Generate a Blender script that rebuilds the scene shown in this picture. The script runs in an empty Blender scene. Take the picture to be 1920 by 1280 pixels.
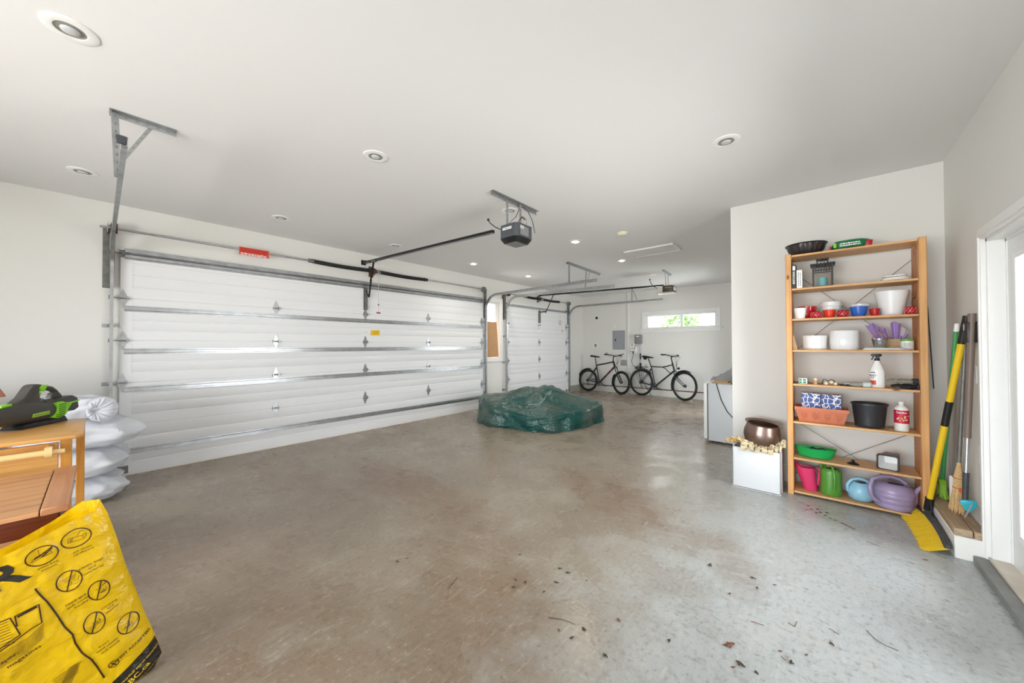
import bpy, bmesh, math, random
from mathutils import Vector, Matrix, noise
random.seed(7)
S = bpy.context.scene
COL = S.collection
PI = math.pi
V = Vector
W = {}          # world origin of every object

# ------------------------------------------------------------------ mesh builder
class MB:
    def __init__(s):
        s.bm = bmesh.new(); s.mi = 0; s.sm = True
    def _fin(s, faces, smooth):
        for f in faces:
            f.material_index = s.mi; f.smooth = smooth
    def box(s, x0, x1, y0, y1, z0, z1, bev=0, M=None, seg=1):
        b = bmesh.new()
        vs = [b.verts.new((x, y, z)) for x in (x0, x1) for y in (y0, y1) for z in (z0, z1)]
        for q in ((0,1,3,2),(4,6,7,5),(0,4,5,1),(2,3,7,6),(0,2,6,4),(1,5,7,3)):
            b.faces.new([vs[i] for i in q])
        if bev > 0:
            bmesh.ops.bevel(b, geom=b.edges[:], offset=bev, segments=seg, affect='EDGES', profile=.5)
        bmesh.ops.recalc_face_normals(b, faces=b.faces[:])
        s._merge(b, M, seg > 1)
        return s
    def _merge(s, b, M, smooth):
        if M is not None: b.transform(M)
        vm = {}
        for v in b.verts: vm[v] = s.bm.verts.new(v.co)
        for f in b.faces:
            try: g = s.bm.faces.new([vm[v] for v in f.verts])
            except ValueError: continue
            g.material_index = s.mi; g.smooth = smooth
        b.free()
    def cyl(s, p0, p1, r0, r1=None, seg=16, caps=True, smooth=True):
        p0 = V(p0); p1 = V(p1); r1 = r0 if r1 is None else r1
        d = (p1 - p0).normalized()
        a = d.orthogonal().normalized(); c = d.cross(a)
        A = []; B = []
        for i in range(seg):
            t = 2*PI*i/seg; o = a*math.cos(t) + c*math.sin(t)
            A.append(s.bm.verts.new(p0 + o*r0)); B.append(s.bm.verts.new(p1 + o*r1))
        fs = [s.bm.faces.new((A[i], A[(i+1) % seg], B[(i+1) % seg], B[i])) for i in range(seg)]
        s._fin(fs, smooth)
        if caps:
            s._fin([s.bm.faces.new(A[::-1]), s.bm.faces.new(B)], False)
        return s
    def tube(s, pts, r, seg=8, closed=False, caps=True, flat=1.0):
        pts = [V(p) for p in pts]; n = len(pts)
        rr = r if isinstance(r, (list, tuple)) else [r]*n
        rings = []; up = None
        for i, p in enumerate(pts):
            if closed: d = pts[(i+1) % n] - pts[i-1]
            else: d = pts[min(i+1, n-1)] - pts[max(i-1, 0)]
            d.normalize()
            if up is None: up = d.orthogonal().normalized()
            up = (up - d*up.dot(d))
            up = up.normalized() if up.length > 1e-6 else d.orthogonal().normalized()
            c = d.cross(up)
            rings.append([s.bm.verts.new(p + (up*math.cos(2*PI*k/seg) + c*flat*math.sin(2*PI*k/seg))*rr[i]) for k in range(seg)])
        fs = []
        for i in range(n if closed else n-1):
            a = rings[i]; b = rings[(i+1) % n]
            for k in range(seg): fs.append(s.bm.faces.new((a[k], a[(k+1) % seg], b[(k+1) % seg], b[k])))
        s._fin(fs, True)
        if caps and not closed: s._fin([s.bm.faces.new(rings[0][::-1]), s.bm.faces.new(rings[-1])], False)
        return s
    def lathe(s, prof, c=(0,0,0), seg=32, M=None, fn=None, sx=1, sy=1):
        """prof: (radius, height) list; fn(angle, i) multiplies the radius"""
        c = V(c); rings = []
        for i, (r, z) in enumerate(prof):
            if r < 1e-6:
                p = V((0, 0, z)); p = (M @ p) if M else p
                rings.append([s.bm.verts.new(p + c)])
            else:
                row = []
                for k in range(seg):
                    t = 2*PI*k/seg; q = r*(fn(t, i) if fn else 1)
                    p = V((q*math.cos(t)*sx, q*math.sin(t)*sy, z)); p = (M @ p) if M else p
                    row.append(s.bm.verts.new(p + c))
                rings.append(row)
        fs = []
        for a, b in zip(rings, rings[1:]):
            for k in range(seg):
                k2 = (k+1) % seg
                if len(a) == 1 and len(b) == 1: continue
                if len(a) == 1: fs.append(s.bm.faces.new((a[0], b[k], b[k2])))
                elif len(b) == 1: fs.append(s.bm.faces.new((a[k], a[k2], b[0])))
                else: fs.append(s.bm.faces.new((a[k], a[k2], b[k2], b[k])))
        s._fin(fs, True)
        return s
    def prism(s, pts, ax, a0, a1, bev=0, M=None):
        """2D outline extruded along axis ax from a0 to a1 (outline = the other two axes in order)"""
        b = bmesh.new()
        def mk(p, a):
            q = [0, 0, 0]; o = [i for i in range(3) if i != ax]
            q[o[0]] = p[0]; q[o[1]] = p[1]; q[ax] = a
            return b.verts.new(q)
        A = [mk(p, a0) for p in pts]; B = [mk(p, a1) for p in pts]; n = len(pts)
        b.faces.new(A[::-1]); b.faces.new(B)
        for i in range(n): b.faces.new((A[i], A[(i+1) % n], B[(i+1) % n], B[i]))
        bmesh.ops.recalc_face_normals(b, faces=b.faces[:])
        if bev: bmesh.ops.bevel(b, geom=b.edges[:], offset=bev, segments=2, affect='EDGES', profile=.5)
        s._merge(b, M, bev > 0)
        return s
    def grid(s, fn, nu, nv, cu=False, cv=False, smooth=True):
        vs = [[s.bm.verts.new(fn(i/(nu if cu else nu-1), j/(nv if cv else nv-1))) for j in range(nv)] for i in range(nu)]
        fs = []
        for i in range(nu if cu else nu-1):
            for j in range(nv if cv else nv-1):
                i2 = (i+1) % nu; j2 = (j+1) % nv
                fs.append(s.bm.faces.new((vs[i][j], vs[i2][j], vs[i2][j2], vs[i][j2])))
        s._fin(fs, smooth)
        return s
    def sphere(s, c, r, seg=16, rings=10, sx=1, sy=1, sz=1, M=None):
        return s.lathe([(r*math.sin(PI*i/rings), -r*math.cos(PI*i/rings)*sz) for i in range(rings+1)], c, seg, M=M, sx=sx, sy=sy)
    def quad(s, *p):
        f = s.bm.faces.new([s.bm.verts.new(V(q)) for q in p]); s._fin([f], False); return s
    def bar(s, p0, p1, w, h, up=(0,0,1), bev=0):
        """rectangular bar between two points; w across, h along 'up'"""
        p0 = V(p0); p1 = V(p1); d = p1-p0; L = d.length; d.normalize()
        u = V(up); c = d.cross(u).normalized(); u = c.cross(d)
        M = Matrix((d, c, u)).transposed().to_4x4(); M.translation = p0
        return s.box(0, L, -w/2, w/2, -h/2, h/2, bev=bev, M=M)
    def xf(s, M):
        s.bm.transform(M); return s

def smart(me, ang=40):
    try: me.set_sharp_from_angle(angle=math.radians(ang))
    except Exception: pass

def obj(name, mb, mats, parent=None, label=None, cat=None, group=None, kind=None, org=None):
    """link one mesh object; vertices given in world coordinates"""
    me = bpy.data.meshes.new(name)
    bmesh.ops.recalc_face_normals(mb.bm, faces=mb.bm.faces[:])
    if parent is not None: o0 = W[parent]
    elif org is not None: o0 = V(org)
    else:
        cs = [v.co for v in mb.bm.verts]
        o0 = V(((min(c.x for c in cs)+max(c.x for c in cs))/2, (min(c.y for c in cs)+max(c.y for c in cs))/2, min(c.z for c in cs)))
    mb.bm.transform(Matrix.Translation(-o0))
    mb.bm.to_mesh(me); mb.bm.free()
    for m in (mats if isinstance(mats, (list, tuple)) else [mats]): me.materials.append(m)
    smart(me)
    o = bpy.data.objects.new(name, me); COL.objects.link(o)
    if parent is not None: o.parent = parent
    else: o.location = o0
    W[o] = o0
    tag(o, label, cat, group, kind)
    return o
def tag(o, label=None, cat=None, group=None, kind=None):
    if label: o['label'] = label
    if cat: o['category'] = cat
    if group: o['group'] = group
    if kind: o['kind'] = kind
    return o
def thing(name, loc, label=None, cat=None, group=None, kind=None):
    o = bpy.data.objects.new(name, None); COL.objects.link(o)
    o.location = loc; o.empty_display_size = .1; W[o] = V(loc)
    return tag(o, label, cat, group, kind)
def kids(o): return [c for c in W if c.parent is o]
def dup(root, loc, label=None, rot=None):
    """copy a thing with copies of its parts and sub-parts"""
    r = root.copy(); COL.objects.link(r); r.location = loc; W[r] = V(loc)
    if rot is not None: r.rotation_euler = rot
    if label: r['label'] = label
    for ch in kids(root):
        c = ch.copy(); COL.objects.link(c); c.parent = r; W[c] = V(loc)
        for g in kids(ch):
            d = g.copy(); COL.objects.link(d); d.parent = c; W[d] = V(loc)
    return r

# ------------------------------------------------------------------ materials
def srgb(r, g, b):
    f = lambda c: (c/255/12.92) if c/255 <= .04045 else ((c/255+.055)/1.055)**2.4
    return (f(r), f(g), f(b), 1)
def nn(nt, t, **k):
    n = nt.nodes.new(t)
    for a, b in k.items(): setattr(n, a, b)
    return n
def mat(name, rgb, rough=.5, metal=0, bump=0, bscale=40, var=0, vscale=5, spec=.5, sheen=0, trans=0, coat=0, stretch=None, emis=None):
    m = bpy.data.materials.new(name); m.use_nodes = True; nt = m.node_tree
    b = nt.nodes['Principled BSDF']; L = nt.links.new
    b.inputs['Base Color'].default_value = srgb(*rgb)
    b.inputs['Roughness'].default_value = rough; b.inputs['Metallic'].default_value = metal
    b.inputs['Specular IOR Level'].default_value = spec
    if coat: b.inputs['Coat Weight'].default_value = coat; b.inputs['Coat Roughness'].default_value = .1
    if trans: b.inputs['Transmission Weight'].default_value = trans
    if emis: b.inputs['Emission Color'].default_value = srgb(*rgb); b.inputs['Emission Strength'].default_value = emis
    if bump or var:
        tc = nn(nt, 'ShaderNodeTexCoord'); mp = nn(nt, 'ShaderNodeMapping'); L(tc.outputs['Object'], mp.inputs[0])
        if stretch: mp.inputs['Scale'].default_value = stretch
        if bump:
            n = nn(nt, 'ShaderNodeTexNoise'); n.inputs['Scale'].default_value = bscale; n.inputs['Detail'].default_value = 5
            L(mp.outputs[0], n.inputs['Vector'])
            bp = nn(nt, 'ShaderNodeBump'); bp.inputs['Strength'].default_value = bump; bp.inputs['Distance'].default_value = .01
            L(n.outputs[0], bp.inputs['Height']); L(bp.outputs[0], b.inputs['Normal'])
        if var:
            n = nn(nt, 'ShaderNodeTexNoise'); n.inputs['Scale'].default_value = vscale; n.inputs['Detail'].default_value = 4
            L(mp.outputs[0], n.inputs['Vector'])
            r = nn(nt, 'ShaderNodeMapRange'); r.inputs['From Min'].default_value = .3; r.inputs['From Max'].default_value = .7
            r.inputs['To Min'].default_value = 1-var; r.inputs['To Max'].default_value = 1+var
            L(n.outputs[0], r.inputs['Value'])
            h = nn(nt, 'ShaderNodeHueSaturation'); h.inputs['Color'].default_value = srgb(*rgb)
            L(r.outputs[0], h.inputs['Value']); L(h.outputs[0], b.inputs['Base Color'])
    return m
def wood(name, c1, c2, rough=.45, axis='x', scale=1, knots=True, grain=60):
    """board wood: long streaks along axis + a few knots"""
    m = bpy.data.materials.new(name); m.use_nodes = True; nt = m.node_tree; L = nt.links.new
    b = nt.nodes['Principled BSDF']; b.inputs['Roughness'].default_value = rough
    tc = nn(nt, 'ShaderNodeTexCoord'); mp = nn(nt, 'ShaderNodeMapping'); L(tc.outputs['Object'], mp.inputs[0])
    sc = [grain*scale]*3; sc['xyz'.index(axis)] = 1.5*scale; mp.inputs['Scale'].default_value = sc
    n = nn(nt, 'ShaderNodeTexNoise'); n.inputs['Scale'].default_value = 1; n.inputs['Detail'].default_value = 6; n.inputs['Distortion'].default_value = .8
    L(mp.outputs[0], n.inputs['Vector'])
    cr = nn(nt, 'ShaderNodeValToRGB'); cr.color_ramp.elements[0].position = .3; cr.color_ramp.elements[1].position = .7
    cr.color_ramp.elements[0].color = srgb(*c2); cr.color_ramp.elements[1].color = srgb(*c1)
    L(n.outputs[0], cr.inputs[0])
    out = cr.outputs[0]
    n2 = nn(nt, 'ShaderNodeTexNoise'); n2.inputs['Scale'].default_value = 3; L(tc.outputs['Object'], n2.inputs['Vector'])
    hs = nn(nt, 'ShaderNodeHueSaturation'); r = nn(nt, 'ShaderNodeMapRange')
    r.inputs['From Min'].default_value = .3; r.inputs['From Max'].default_value = .7; r.inputs['To Min'].default_value = .88; r.inputs['To Max'].default_value = 1.1
    L(n2.outputs[0], r.inputs['Value']); L(r.outputs[0], hs.inputs['Value']); L(out, hs.inputs['Color']); out = hs.outputs[0]
    if knots:
        mp2 = nn(nt, 'ShaderNodeMapping'); s2 = [9*scale]*3; s2['xyz'.index(axis)] = 4*scale; mp2.inputs['Scale'].default_value = s2
        L(tc.outputs['Object'], mp2.inputs[0])
        v = nn(nt, 'ShaderNodeTexVoronoi'); v.inputs['Scale'].default_value = 1; L(mp2.outputs[0], v.inputs['Vector'])
        k = nn(nt, 'ShaderNodeMapRange'); k.inputs['From Min'].default_value = .05; k.inputs['From Max'].default_value = .13
        k.inputs['To Min'].default_value = 1; k.inputs['To Max'].default_value = 0; L(v.outputs['Distance'], k.inputs['Value'])
        mx = nn(nt, 'ShaderNodeMix', data_type='RGBA'); mx.inputs[7].default_value = srgb(int(c2[0]*.55), int(c2[1]*.45), int(c2[2]*.4))
        L(k.outputs[0], mx.inputs[0]); L(out, mx.inputs[6]); out = mx.outputs[2]
    L(out, b.inputs['Base Color'])
    bp = nn(nt, 'ShaderNodeBump'); bp.inputs['Strength'].default_value = .08; bp.inputs['Distance'].default_value = .005
    L(n.outputs[0], bp.inputs['Height']); L(bp.outputs[0], b.inputs['Normal'])
    return m
def emit(name, rgb, s):
    m = bpy.data.materials.new(name); m.use_nodes = True; nt = m.node_tree
    e = nn(nt, 'ShaderNodeEmission'); e.inputs[0].default_value = srgb(*rgb); e.inputs[1].default_value = s
    nt.links.new(e.outputs[0], nt.nodes['Material Output'].inputs[0]); return m
def glassmat():
    m = bpy.data.materials.new('window_glass'); m.use_nodes = True; nt = m.node_tree; L = nt.links.new
    t = nn(nt, 'ShaderNodeBsdfTransparent'); g = nn(nt, 'ShaderNodeBsdfGlossy'); g.inputs['Roughness'].default_value = .02
    f = nn(nt, 'ShaderNodeFresnel'); f.inputs[0].default_value = 1.3
    x = nn(nt, 'ShaderNodeMixShader'); L(f.outputs[0], x.inputs[0]); L(t.outputs[0], x.inputs[1]); L(g.outputs[0], x.inputs[2])
    L(x.outputs[0], nt.nodes['Material Output'].inputs[0]); return m
def film(name, rgb, rough=.35, tl=.35, bump=.4, bscale=14, alpha=1):
    """thin plastic film: glossy, a little light shines through"""
    m = bpy.data.materials.new(name); m.use_nodes = True; nt = m.node_tree; L = nt.links.new
    b = nt.nodes['Principled BSDF']; b.inputs['Base Color'].default_value = srgb(*rgb); b.inputs['Roughness'].default_value = rough
    tc = nn(nt, 'ShaderNodeTexCoord'); n = nn(nt, 'ShaderNodeTexNoise'); n.inputs['Scale'].default_value = bscale
    n.inputs['Detail'].default_value = 5; n.inputs['Distortion'].default_value = .35; L(tc.outputs['Object'], n.inputs['Vector'])
    bp = nn(nt, 'ShaderNodeBump'); bp.inputs['Strength'].default_value = bump; bp.inputs['Distance'].default_value = .03
    L(n.outputs[0], bp.inputs['Height']); L(bp.outputs[0], b.inputs['Normal'])
    t = nn(nt, 'ShaderNodeBsdfTranslucent'); t.inputs[0].default_value = srgb(*rgb)
    x = nn(nt, 'ShaderNodeMixShader'); x.inputs[0].default_value = tl
    L(b.outputs[0], x.inputs[1]); L(t.outputs[0], x.inputs[2]); o = x.outputs[0]
    if alpha < 1:
        tr = nn(nt, 'ShaderNodeBsdfTransparent'); y = nn(nt, 'ShaderNodeMixShader'); y.inputs[0].default_value = alpha
        L(tr.outputs[0], y.inputs[1]); L(o, y.inputs[2]); o = y.outputs[0]
    L(o, nt.nodes['Material Output'].inputs[0]); return m

def floor_material():
    m = bpy.data.materials.new('stained_concrete'); m.use_nodes = True; nt = m.node_tree; L = nt.links.new
    b = nt.nodes['Principled BSDF']
    tc = nn(nt, 'ShaderNodeTexCoord'); P = tc.outputs['Object']
    def noi(sc, det=5, dist=0, vec=P, rough=.55):
        n = nn(nt, 'ShaderNodeTexNoise'); n.inputs['Scale'].default_value = sc; n.inputs['Detail'].default_value = det
        n.inputs['Distortion'].default_value = dist; n.inputs['Roughness'].default_value = rough; L(vec, n.inputs['Vector']); return n.outputs[0]
    def rng(x, a, bb, c=0, d=1, smooth=True):
        r = nn(nt, 'ShaderNodeMapRange'); r.interpolation_type = 'SMOOTHSTEP' if smooth else 'LINEAR'
        r.inputs['From Min'].default_value = a; r.inputs['From Max'].default_value = bb
        r.inputs['To Min'].default_value = c; r.inputs['To Max'].default_value = d; L(x, r.inputs['Value']); return r.outputs[0]
    def mth(op, a, c):
        n = nn(nt, 'ShaderNodeMath', operation=op)
        for i, q in enumerate((a, c)):
            if isinstance(q, (int, float)): n.inputs[i].default_value = q
            else: L(q, n.inputs[i])
        return n.outputs[0]
    def mix(f, a, c):
        x = nn(nt, 'ShaderNodeMix', data_type='RGBA')
        if isinstance(f, (int, float)): x.inputs[0].default_value = f
        else: L(f, x.inputs[0])
        for k, q in ((6, a), (7, c)):
            if isinstance(q, tuple): x.inputs[k].default_value = q
            else: L(q, x.inputs[k])
        return x.outputs[2]
    big = noi(.7, 3); med = noi(3.2, 6, .4); fine = noi(38, 5); spk = noi(150, 2)
    def ell(cx, cy, rx, ry, ang=0, wob=.4):
        mp = nn(nt, 'ShaderNodeMapping', vector_type='TEXTURE'); L(P, mp.inputs[0])
        mp.inputs['Location'].default_value = (cx, cy, 0); mp.inputs['Rotation'].default_value = (0, 0, math.radians(ang)); mp.inputs['Scale'].default_value = (rx, ry, 1)
        ln = nn(nt, 'ShaderNodeVectorMath', operation='LENGTH'); L(mp.outputs[0], ln.inputs[0])
        d = mth('ADD', ln.outputs['Value'], mth('MULTIPLY', mth('SUBTRACT', med, .5), wob*2))
        return rng(d, 1.15, .25)
    base = mix(rng(big, .35, .65), srgb(*FLOOR_A), srgb(*FLOOR_B))
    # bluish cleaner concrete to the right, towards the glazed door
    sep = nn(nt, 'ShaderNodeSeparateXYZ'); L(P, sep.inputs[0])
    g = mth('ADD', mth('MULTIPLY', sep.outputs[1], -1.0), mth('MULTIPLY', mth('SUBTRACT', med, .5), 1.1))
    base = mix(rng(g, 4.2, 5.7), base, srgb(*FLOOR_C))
    # brown dust swept in by car tyres from the big door
    br = srgb(*FLOOR_D)
    vr = nn(nt, 'ShaderNodeVectorRotate', rotation_type='Z_AXIS'); vr.inputs['Angle'].default_value = math.radians(-16); L(P, vr.inputs['Vector'])
    mpw = nn(nt, 'ShaderNodeMapping'); L(vr.outputs[0], mpw.inputs[0]); mpw.inputs['Scale'].default_value = (7, .6, 1)
    streak = noi(3.2, 6, .6, mpw.outputs[0])
    for cx, cy, rx, ry, an, k in ((1.88, -2.4, .40, 1.6, 0, .8), (1.42, -3.95, .46, 1.25, -30, .65), (1.15, -1.3, .55, 1.5, 8, .6), (.45, -4.0, .7, .9, 0, .4), (.3, -2.9, .7, 1.2, 0, .4), (2.95, -4.25, .45, 1.1, -26, .75),
                                  (2.45, -5.28, .38, .17, 20, .45), (3.7, -5.8, .45, .2, 60, .35), (7.6, -3.0, 2.0, 1.3, 0, .3), (9.2, -2, .5, 2.2, 0, .55), (2.3, -.4, 2.6, .5, 0, .5)):
        e = ell(cx, cy, rx, ry, an)
        base = mix(mth('MULTIPLY', e, mth('MULTIPLY', rng(streak, .3, .62, .45, 1), k)), base, br)
    # mottling, pale scuffs and dark specks
    base = mix(rng(med, .52, .72, 0, .28), base, srgb(*FLOOR_E))
    base = mix(rng(fine, .52, .72, 0, .42), base, srgb(96, 84, 70)); base = mix(rng(noi(24, 7, .3), .5, .70, 0, .26), base, srgb(124, 110, 94))
    base = mix(rng(fine, .42, .28, 0, .25), base, srgb(214, 208, 196))
    mps = nn(nt, 'ShaderNodeMapping'); L(P, mps.inputs[0]); mps.inputs['Rotation'].default_value = (0, 0, .5); mps.inputs['Scale'].default_value = (1, 6, 1)
    sc = noi(7, 7, .5, mps.outputs[0], .7)
    base = mix(rng(sc, .54, .76, 0, .32), base, srgb(222, 219, 211))
    base = mix(rng(sc, .46, .24, 0, .34), base, srgb(116, 106, 94))
    sp = mth('MULTIPLY', rng(spk, .66, .72), rng(med, .45, .6))
    base = mix(mth('MULTIPLY', sp, .7), base, srgb(70, 62, 52))
    # wet drips in front of the shelves
    for cx, cy in ((3.80,-5.62),(3.83,-5.66),(3.77,-5.68),(3.74,-5.655),(3.72,-5.71),(3.86,-5.60),(3.69,-5.74),(3.67,-5.77),(3.80,-5.72),(3.64,-5.81),(3.60,-5.85),(3.585,-5.87),(3.62,-5.83),(3.75,-5.59)):
        mp = nn(nt, 'ShaderNodeMapping', vector_type='TEXTURE'); L(P, mp.inputs[0])
        mp.inputs['Location'].default_value = (cx, cy, 0); mp.inputs['Scale'].default_value = (.012, .012, 1)
        ln = nn(nt, 'ShaderNodeVectorMath', operation='LENGTH'); L(mp.outputs[0], ln.inputs[0])
        base = mix(rng(ln.outputs['Value'], 1.15, .85), base, srgb(70, 68, 62))
    # control joint
    for ax, pos in ((0, 4.62),):
        d = mth('ABSOLUTE', mth('SUBTRACT', sep.outputs[ax], pos), 0)
        base = mix(mth('MULTIPLY', rng(d, .007, .003), .8), base, srgb(85, 76, 66))
    L(base, b.inputs['Base Color'])
    L(rng(med, .3, .7, .18, .40), b.inputs['Roughness'])
    b.inputs['Specular IOR Level'].default_value = .45
    bp = nn(nt, 'ShaderNodeBump'); bp.inputs['Strength'].default_value = .12; bp.inputs['Distance'].default_value = .01
    L(fine, bp.inputs['Height']); L(bp.outputs[0], b.inputs['Normal'])
    return m
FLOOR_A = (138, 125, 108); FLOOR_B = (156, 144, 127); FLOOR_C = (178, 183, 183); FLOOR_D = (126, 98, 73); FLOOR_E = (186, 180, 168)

M_ = {}
def mk():
    g = globals()
    M_.update(dict(
        wall=mat('wall_paint', (227, 226, 221), .75, bump=.03, bscale=120),
        ceil=mat('ceiling_paint', (232, 232, 231), .8),
        trim=mat('white_trim_paint', (238, 238, 236), .35),
        door=mat('garage_door_steel', (234, 235, 236), .42, bump=.03, bscale=300),
        floor=floor_material(),
        galv=mat('galvanised_steel', (176, 178, 180), .3, .85, var=.15, vscale=14),
        galvd=mat('dull_galvanised_steel', (128, 128, 126), .5, .7, var=.2, vscale=20),
        hole=mat('dark_hole', (34, 32, 30), .8),
        blk=mat('black_plastic', (26, 27, 29), .4), blkg=mat('gloss_black', (16, 17, 18), .18),
        blkr=mat('black_rubber', (24, 24, 24), .75), spring=mat('black_spring_steel', (30, 31, 33), .45, .3),
        dgrey=mat('dark_grey_plastic', (66, 70, 74), .42), mgrey=mat('mid_grey_plastic', (128, 130, 132), .5), lgrey=mat('light_grey_plastic', (196, 198, 200), .5),
        white=mat('white_plastic', (240, 240, 238), .35), whiteg=mat('glazed_white_ceramic', (240, 241, 242), .12, coat=.4),
        red=mat('red_plastic', (196, 24, 34), .25), redg=mat('gloss_red_glaze', (186, 16, 26), .1, coat=.6), redtag=mat('red_tag', (214, 60, 36), .5),
        orange=mat('gloss_orange_red_glaze', (222, 50, 22), .12, coat=.6), blue=mat('gloss_blue_glaze', (52, 104, 196), .12, coat=.6),
        yellow=mat('yellow_sticker', (236, 196, 40), .5), glass=glassmat(),
        pine=wood('pine_along_y', (226, 182, 128), (206, 154, 98), .5, 'y'), pinez=wood('pine_along_z', (222, 172, 112), (204, 146, 86), .5, 'z'),
        pinex=wood('pine_along_x', (218, 168, 112), (198, 140, 84), .5, 'x'),
        honey=wood('honey_pine_along_x', (230, 178, 106), (214, 154, 80), .35, 'x'), honeyz=wood('honey_pine_along_z', (222, 160, 76), (206, 140, 58), .35, 'z', knots=False),
        teak=wood('red_hardwood_along_x', (216, 166, 118), (188, 130, 84), .4, 'x', knots=False, grain=40), teaky=wood('red_hardwood_along_y', (204, 148, 106), (176, 116, 78), .4, 'y', knots=False, grain=40),
        teakd=wood('dark_red_hardwood', (118, 52, 26), (88, 34, 16), .4, 'x', knots=False), dowel=mat('pale_dowel_wood', (232, 200, 140), .4, var=.06, vscale=10, stretch=(1, 20, 20)),
        card=mat('cardboard', (192, 150, 108), .8, var=.06, vscale=6), kraft=mat('kraft_paper', (190, 160, 124), .8),
        conc=mat('bare_concrete', (150, 148, 132), .85, bump=.3, bscale=40, var=.12, vscale=8), concg=mat('grey_painted_concrete', (140, 142, 140), .7, bump=.15, bscale=60, var=.12, vscale=9),
    ))
mk()
G = M_

# ------------------------------------------------------------------ lettering
FONTC = {}
def text_mesh(txt, size, bold=0.0, align='CENTER', res=2):
    cu = bpy.data.curves.new('lettering', 'FONT'); cu.body = txt; cu.size = size; cu.align_x = align; cu.align_y = 'CENTER'
    cu.resolution_u = res; cu.offset = bold*size
    o = bpy.data.objects.new('lettering', cu); COL.objects.link(o)
    bpy.context.view_layer.update()
    dg = bpy.context.evaluated_depsgraph_get()
    me = bpy.data.meshes.new_from_object(o.evaluated_get(dg)); bpy.data.objects.remove(o); bpy.data.curves.remove(cu)
    return me
def add_text(mb, txt, size, M, bold=0.0, align='CENTER', fn=None, sx=1.0):
    """lettering laid flat by M (or by fn(x, y)) into a mesh builder"""
    me = text_mesh(txt, size, bold, align)
    vs = []
    for v in me.vertices:
        p = fn(v.co.x*sx, v.co.y) if fn else M @ V((v.co.x*sx, v.co.y, 0))
        vs.append(mb.bm.verts.new(p))
    for f in me.polygons:
        try: g = mb.bm.faces.new([vs[i] for i in f.vertices]); g.material_index = mb.mi
        except ValueError: pass
    bpy.data.meshes.remove(me)
def frame(o, u, v):
    """matrix with local x=u, y=v at point o"""
    u = V(u).normalized(); v = V(v).normalized(); w = u.cross(v)
    M = Matrix((u, v, w)).transposed().to_4x4(); M.translation = V(o); return M
def scribble(mb, M, w, h, lines, seed=1, th=.3):
    """rows of little dashes standing for print too small to read"""
    r = random.Random(seed)
    for i in range(lines):
        y = h*(.5-(i+.5)/lines); x = -w/2
        while x < w/2-.02*w:
            l = min(r.uniform(.04, .16)*w, w/2-x)
            t = h/lines*th
            mb.quad(M @ V((x, y-t/2, 0)), M @ V((x+l, y-t/2, 0)), M @ V((x+l, y+t/2, 0)), M @ V((x, y+t/2, 0)))
            x += l + .03*w
# ------------------------------------------------------------------ the room
H = 2.932; XF = 9.937; XP = 4.46; YR = -6.49; YP = -4.944; XB = -3.6; T = .15
def struct(name, mb, m, parent=None): return obj(name, mb, m, parent, kind=None if parent else 'structure')
mb = MB().quad((XB-.2, YR-.3, 0), (XF+.2, YR-.3, 0), (XF+.2, .3, 0), (XB-.2, .3, 0))
struct('floor', mb, G['floor']).location = (0, 0, 0)
bpy.data.objects['floor'].data.transform(Matrix.Translation(W[bpy.data.objects['floor']]))
mb = MB().box(XB-.2, XP+.16, YR-.3, .3, H, H+.12).box(XP+.16, XF+.2, YP-.16, .3, H, H+.12)
struct('ceiling', mb, G['ceil'])
# garage-door wall with three openings (big door, tall window, single door)
D0, D1, DT = -.005, 5.435, 2.44       # big door
E0, E1, ET = 6.215, 8.925, 2.44       # single door
Wx0, Wx1, Wz0, Wz1 = 5.60, 6.03, 1.12, 2.42
def wall_y(y0, y1, x0, x1, holes):
    mb = MB(); xs = sorted({x0, x1} | {h[0] for h in holes} | {h[1] for h in holes})
    for a, b in zip(xs, xs[1:]):
        hs = sorted([h for h in holes if h[0] <= a and h[1] >= b], key=lambda h: h[2]); z = 0
        for h in hs:
            if h[2] > z: mb.box(a, b, y0, y1, z, h[2])
            z = h[3]
        if z < H: mb.box(a, b, y0, y1, z, H)
    return mb
struct('wall_left', wall_y(.04, .04+T, XB, XF, [(D0, D1, -1, DT), (Wx0, Wx1, Wz0, Wz1), (E0, E1, -1, ET)]), G['wall'])
# right wall with the glazed door opening and an unseen window added for daylight
R0, R1, RT = 2.50, 3.49, 2.06
struct('wall_right', wall_y(YR-T, YR, XB, XP+.16, [(R0, R1, -1, RT), (1.7, 2.3, .2, 2.06)]), G['wall'])
mb = MB()
fy0, fy1, fz0, fz1 = -3.72, -1.95, 1.86, 2.24
mb.box(XF, XF+T, YP-.16, fy0, 0, H).box(XF, XF+T, fy1, .2, 0, H).box(XF, XF+T, fy0, fy1, 0, fz0).box(XF, XF+T, fy0, fy1, fz1, H)
struct('wall_far', mb, G['wall'])
K0, K1, KZ0, KZ1 = -5.9, -2.0, .12, 2.3  # opening added behind the camera to light the shelf and far walls
mb = MB().box(XB-T, XB, YR, K0, 0, H).box(XB-T, XB, K1, .2, 0, H).box(XB-T, XB, K0, K1, 0, KZ0).box(XB-T, XB, K0, K1, KZ1, H)
struct('wall_back', mb, G['wall'])
A0, A1, AZ0, AZ1 = 7.5, 8.7, .3, 2.0  # opening added in the hidden wall to fill the far bay with light
mb = MB().box(XP, XP+.16, YR, YP, 0, H).box(XP+.16, A0, YP-.16, YP-.02, 0, H).box(A1, XF, YP-.16, YP-.02, 0, H).box(A0, A1, YP-.16, YP-.02, 0, AZ0).box(A0, A1, YP-.16, YP-.02, AZ1, H)
struct('wall_partition', mb, G['wall'])
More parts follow.
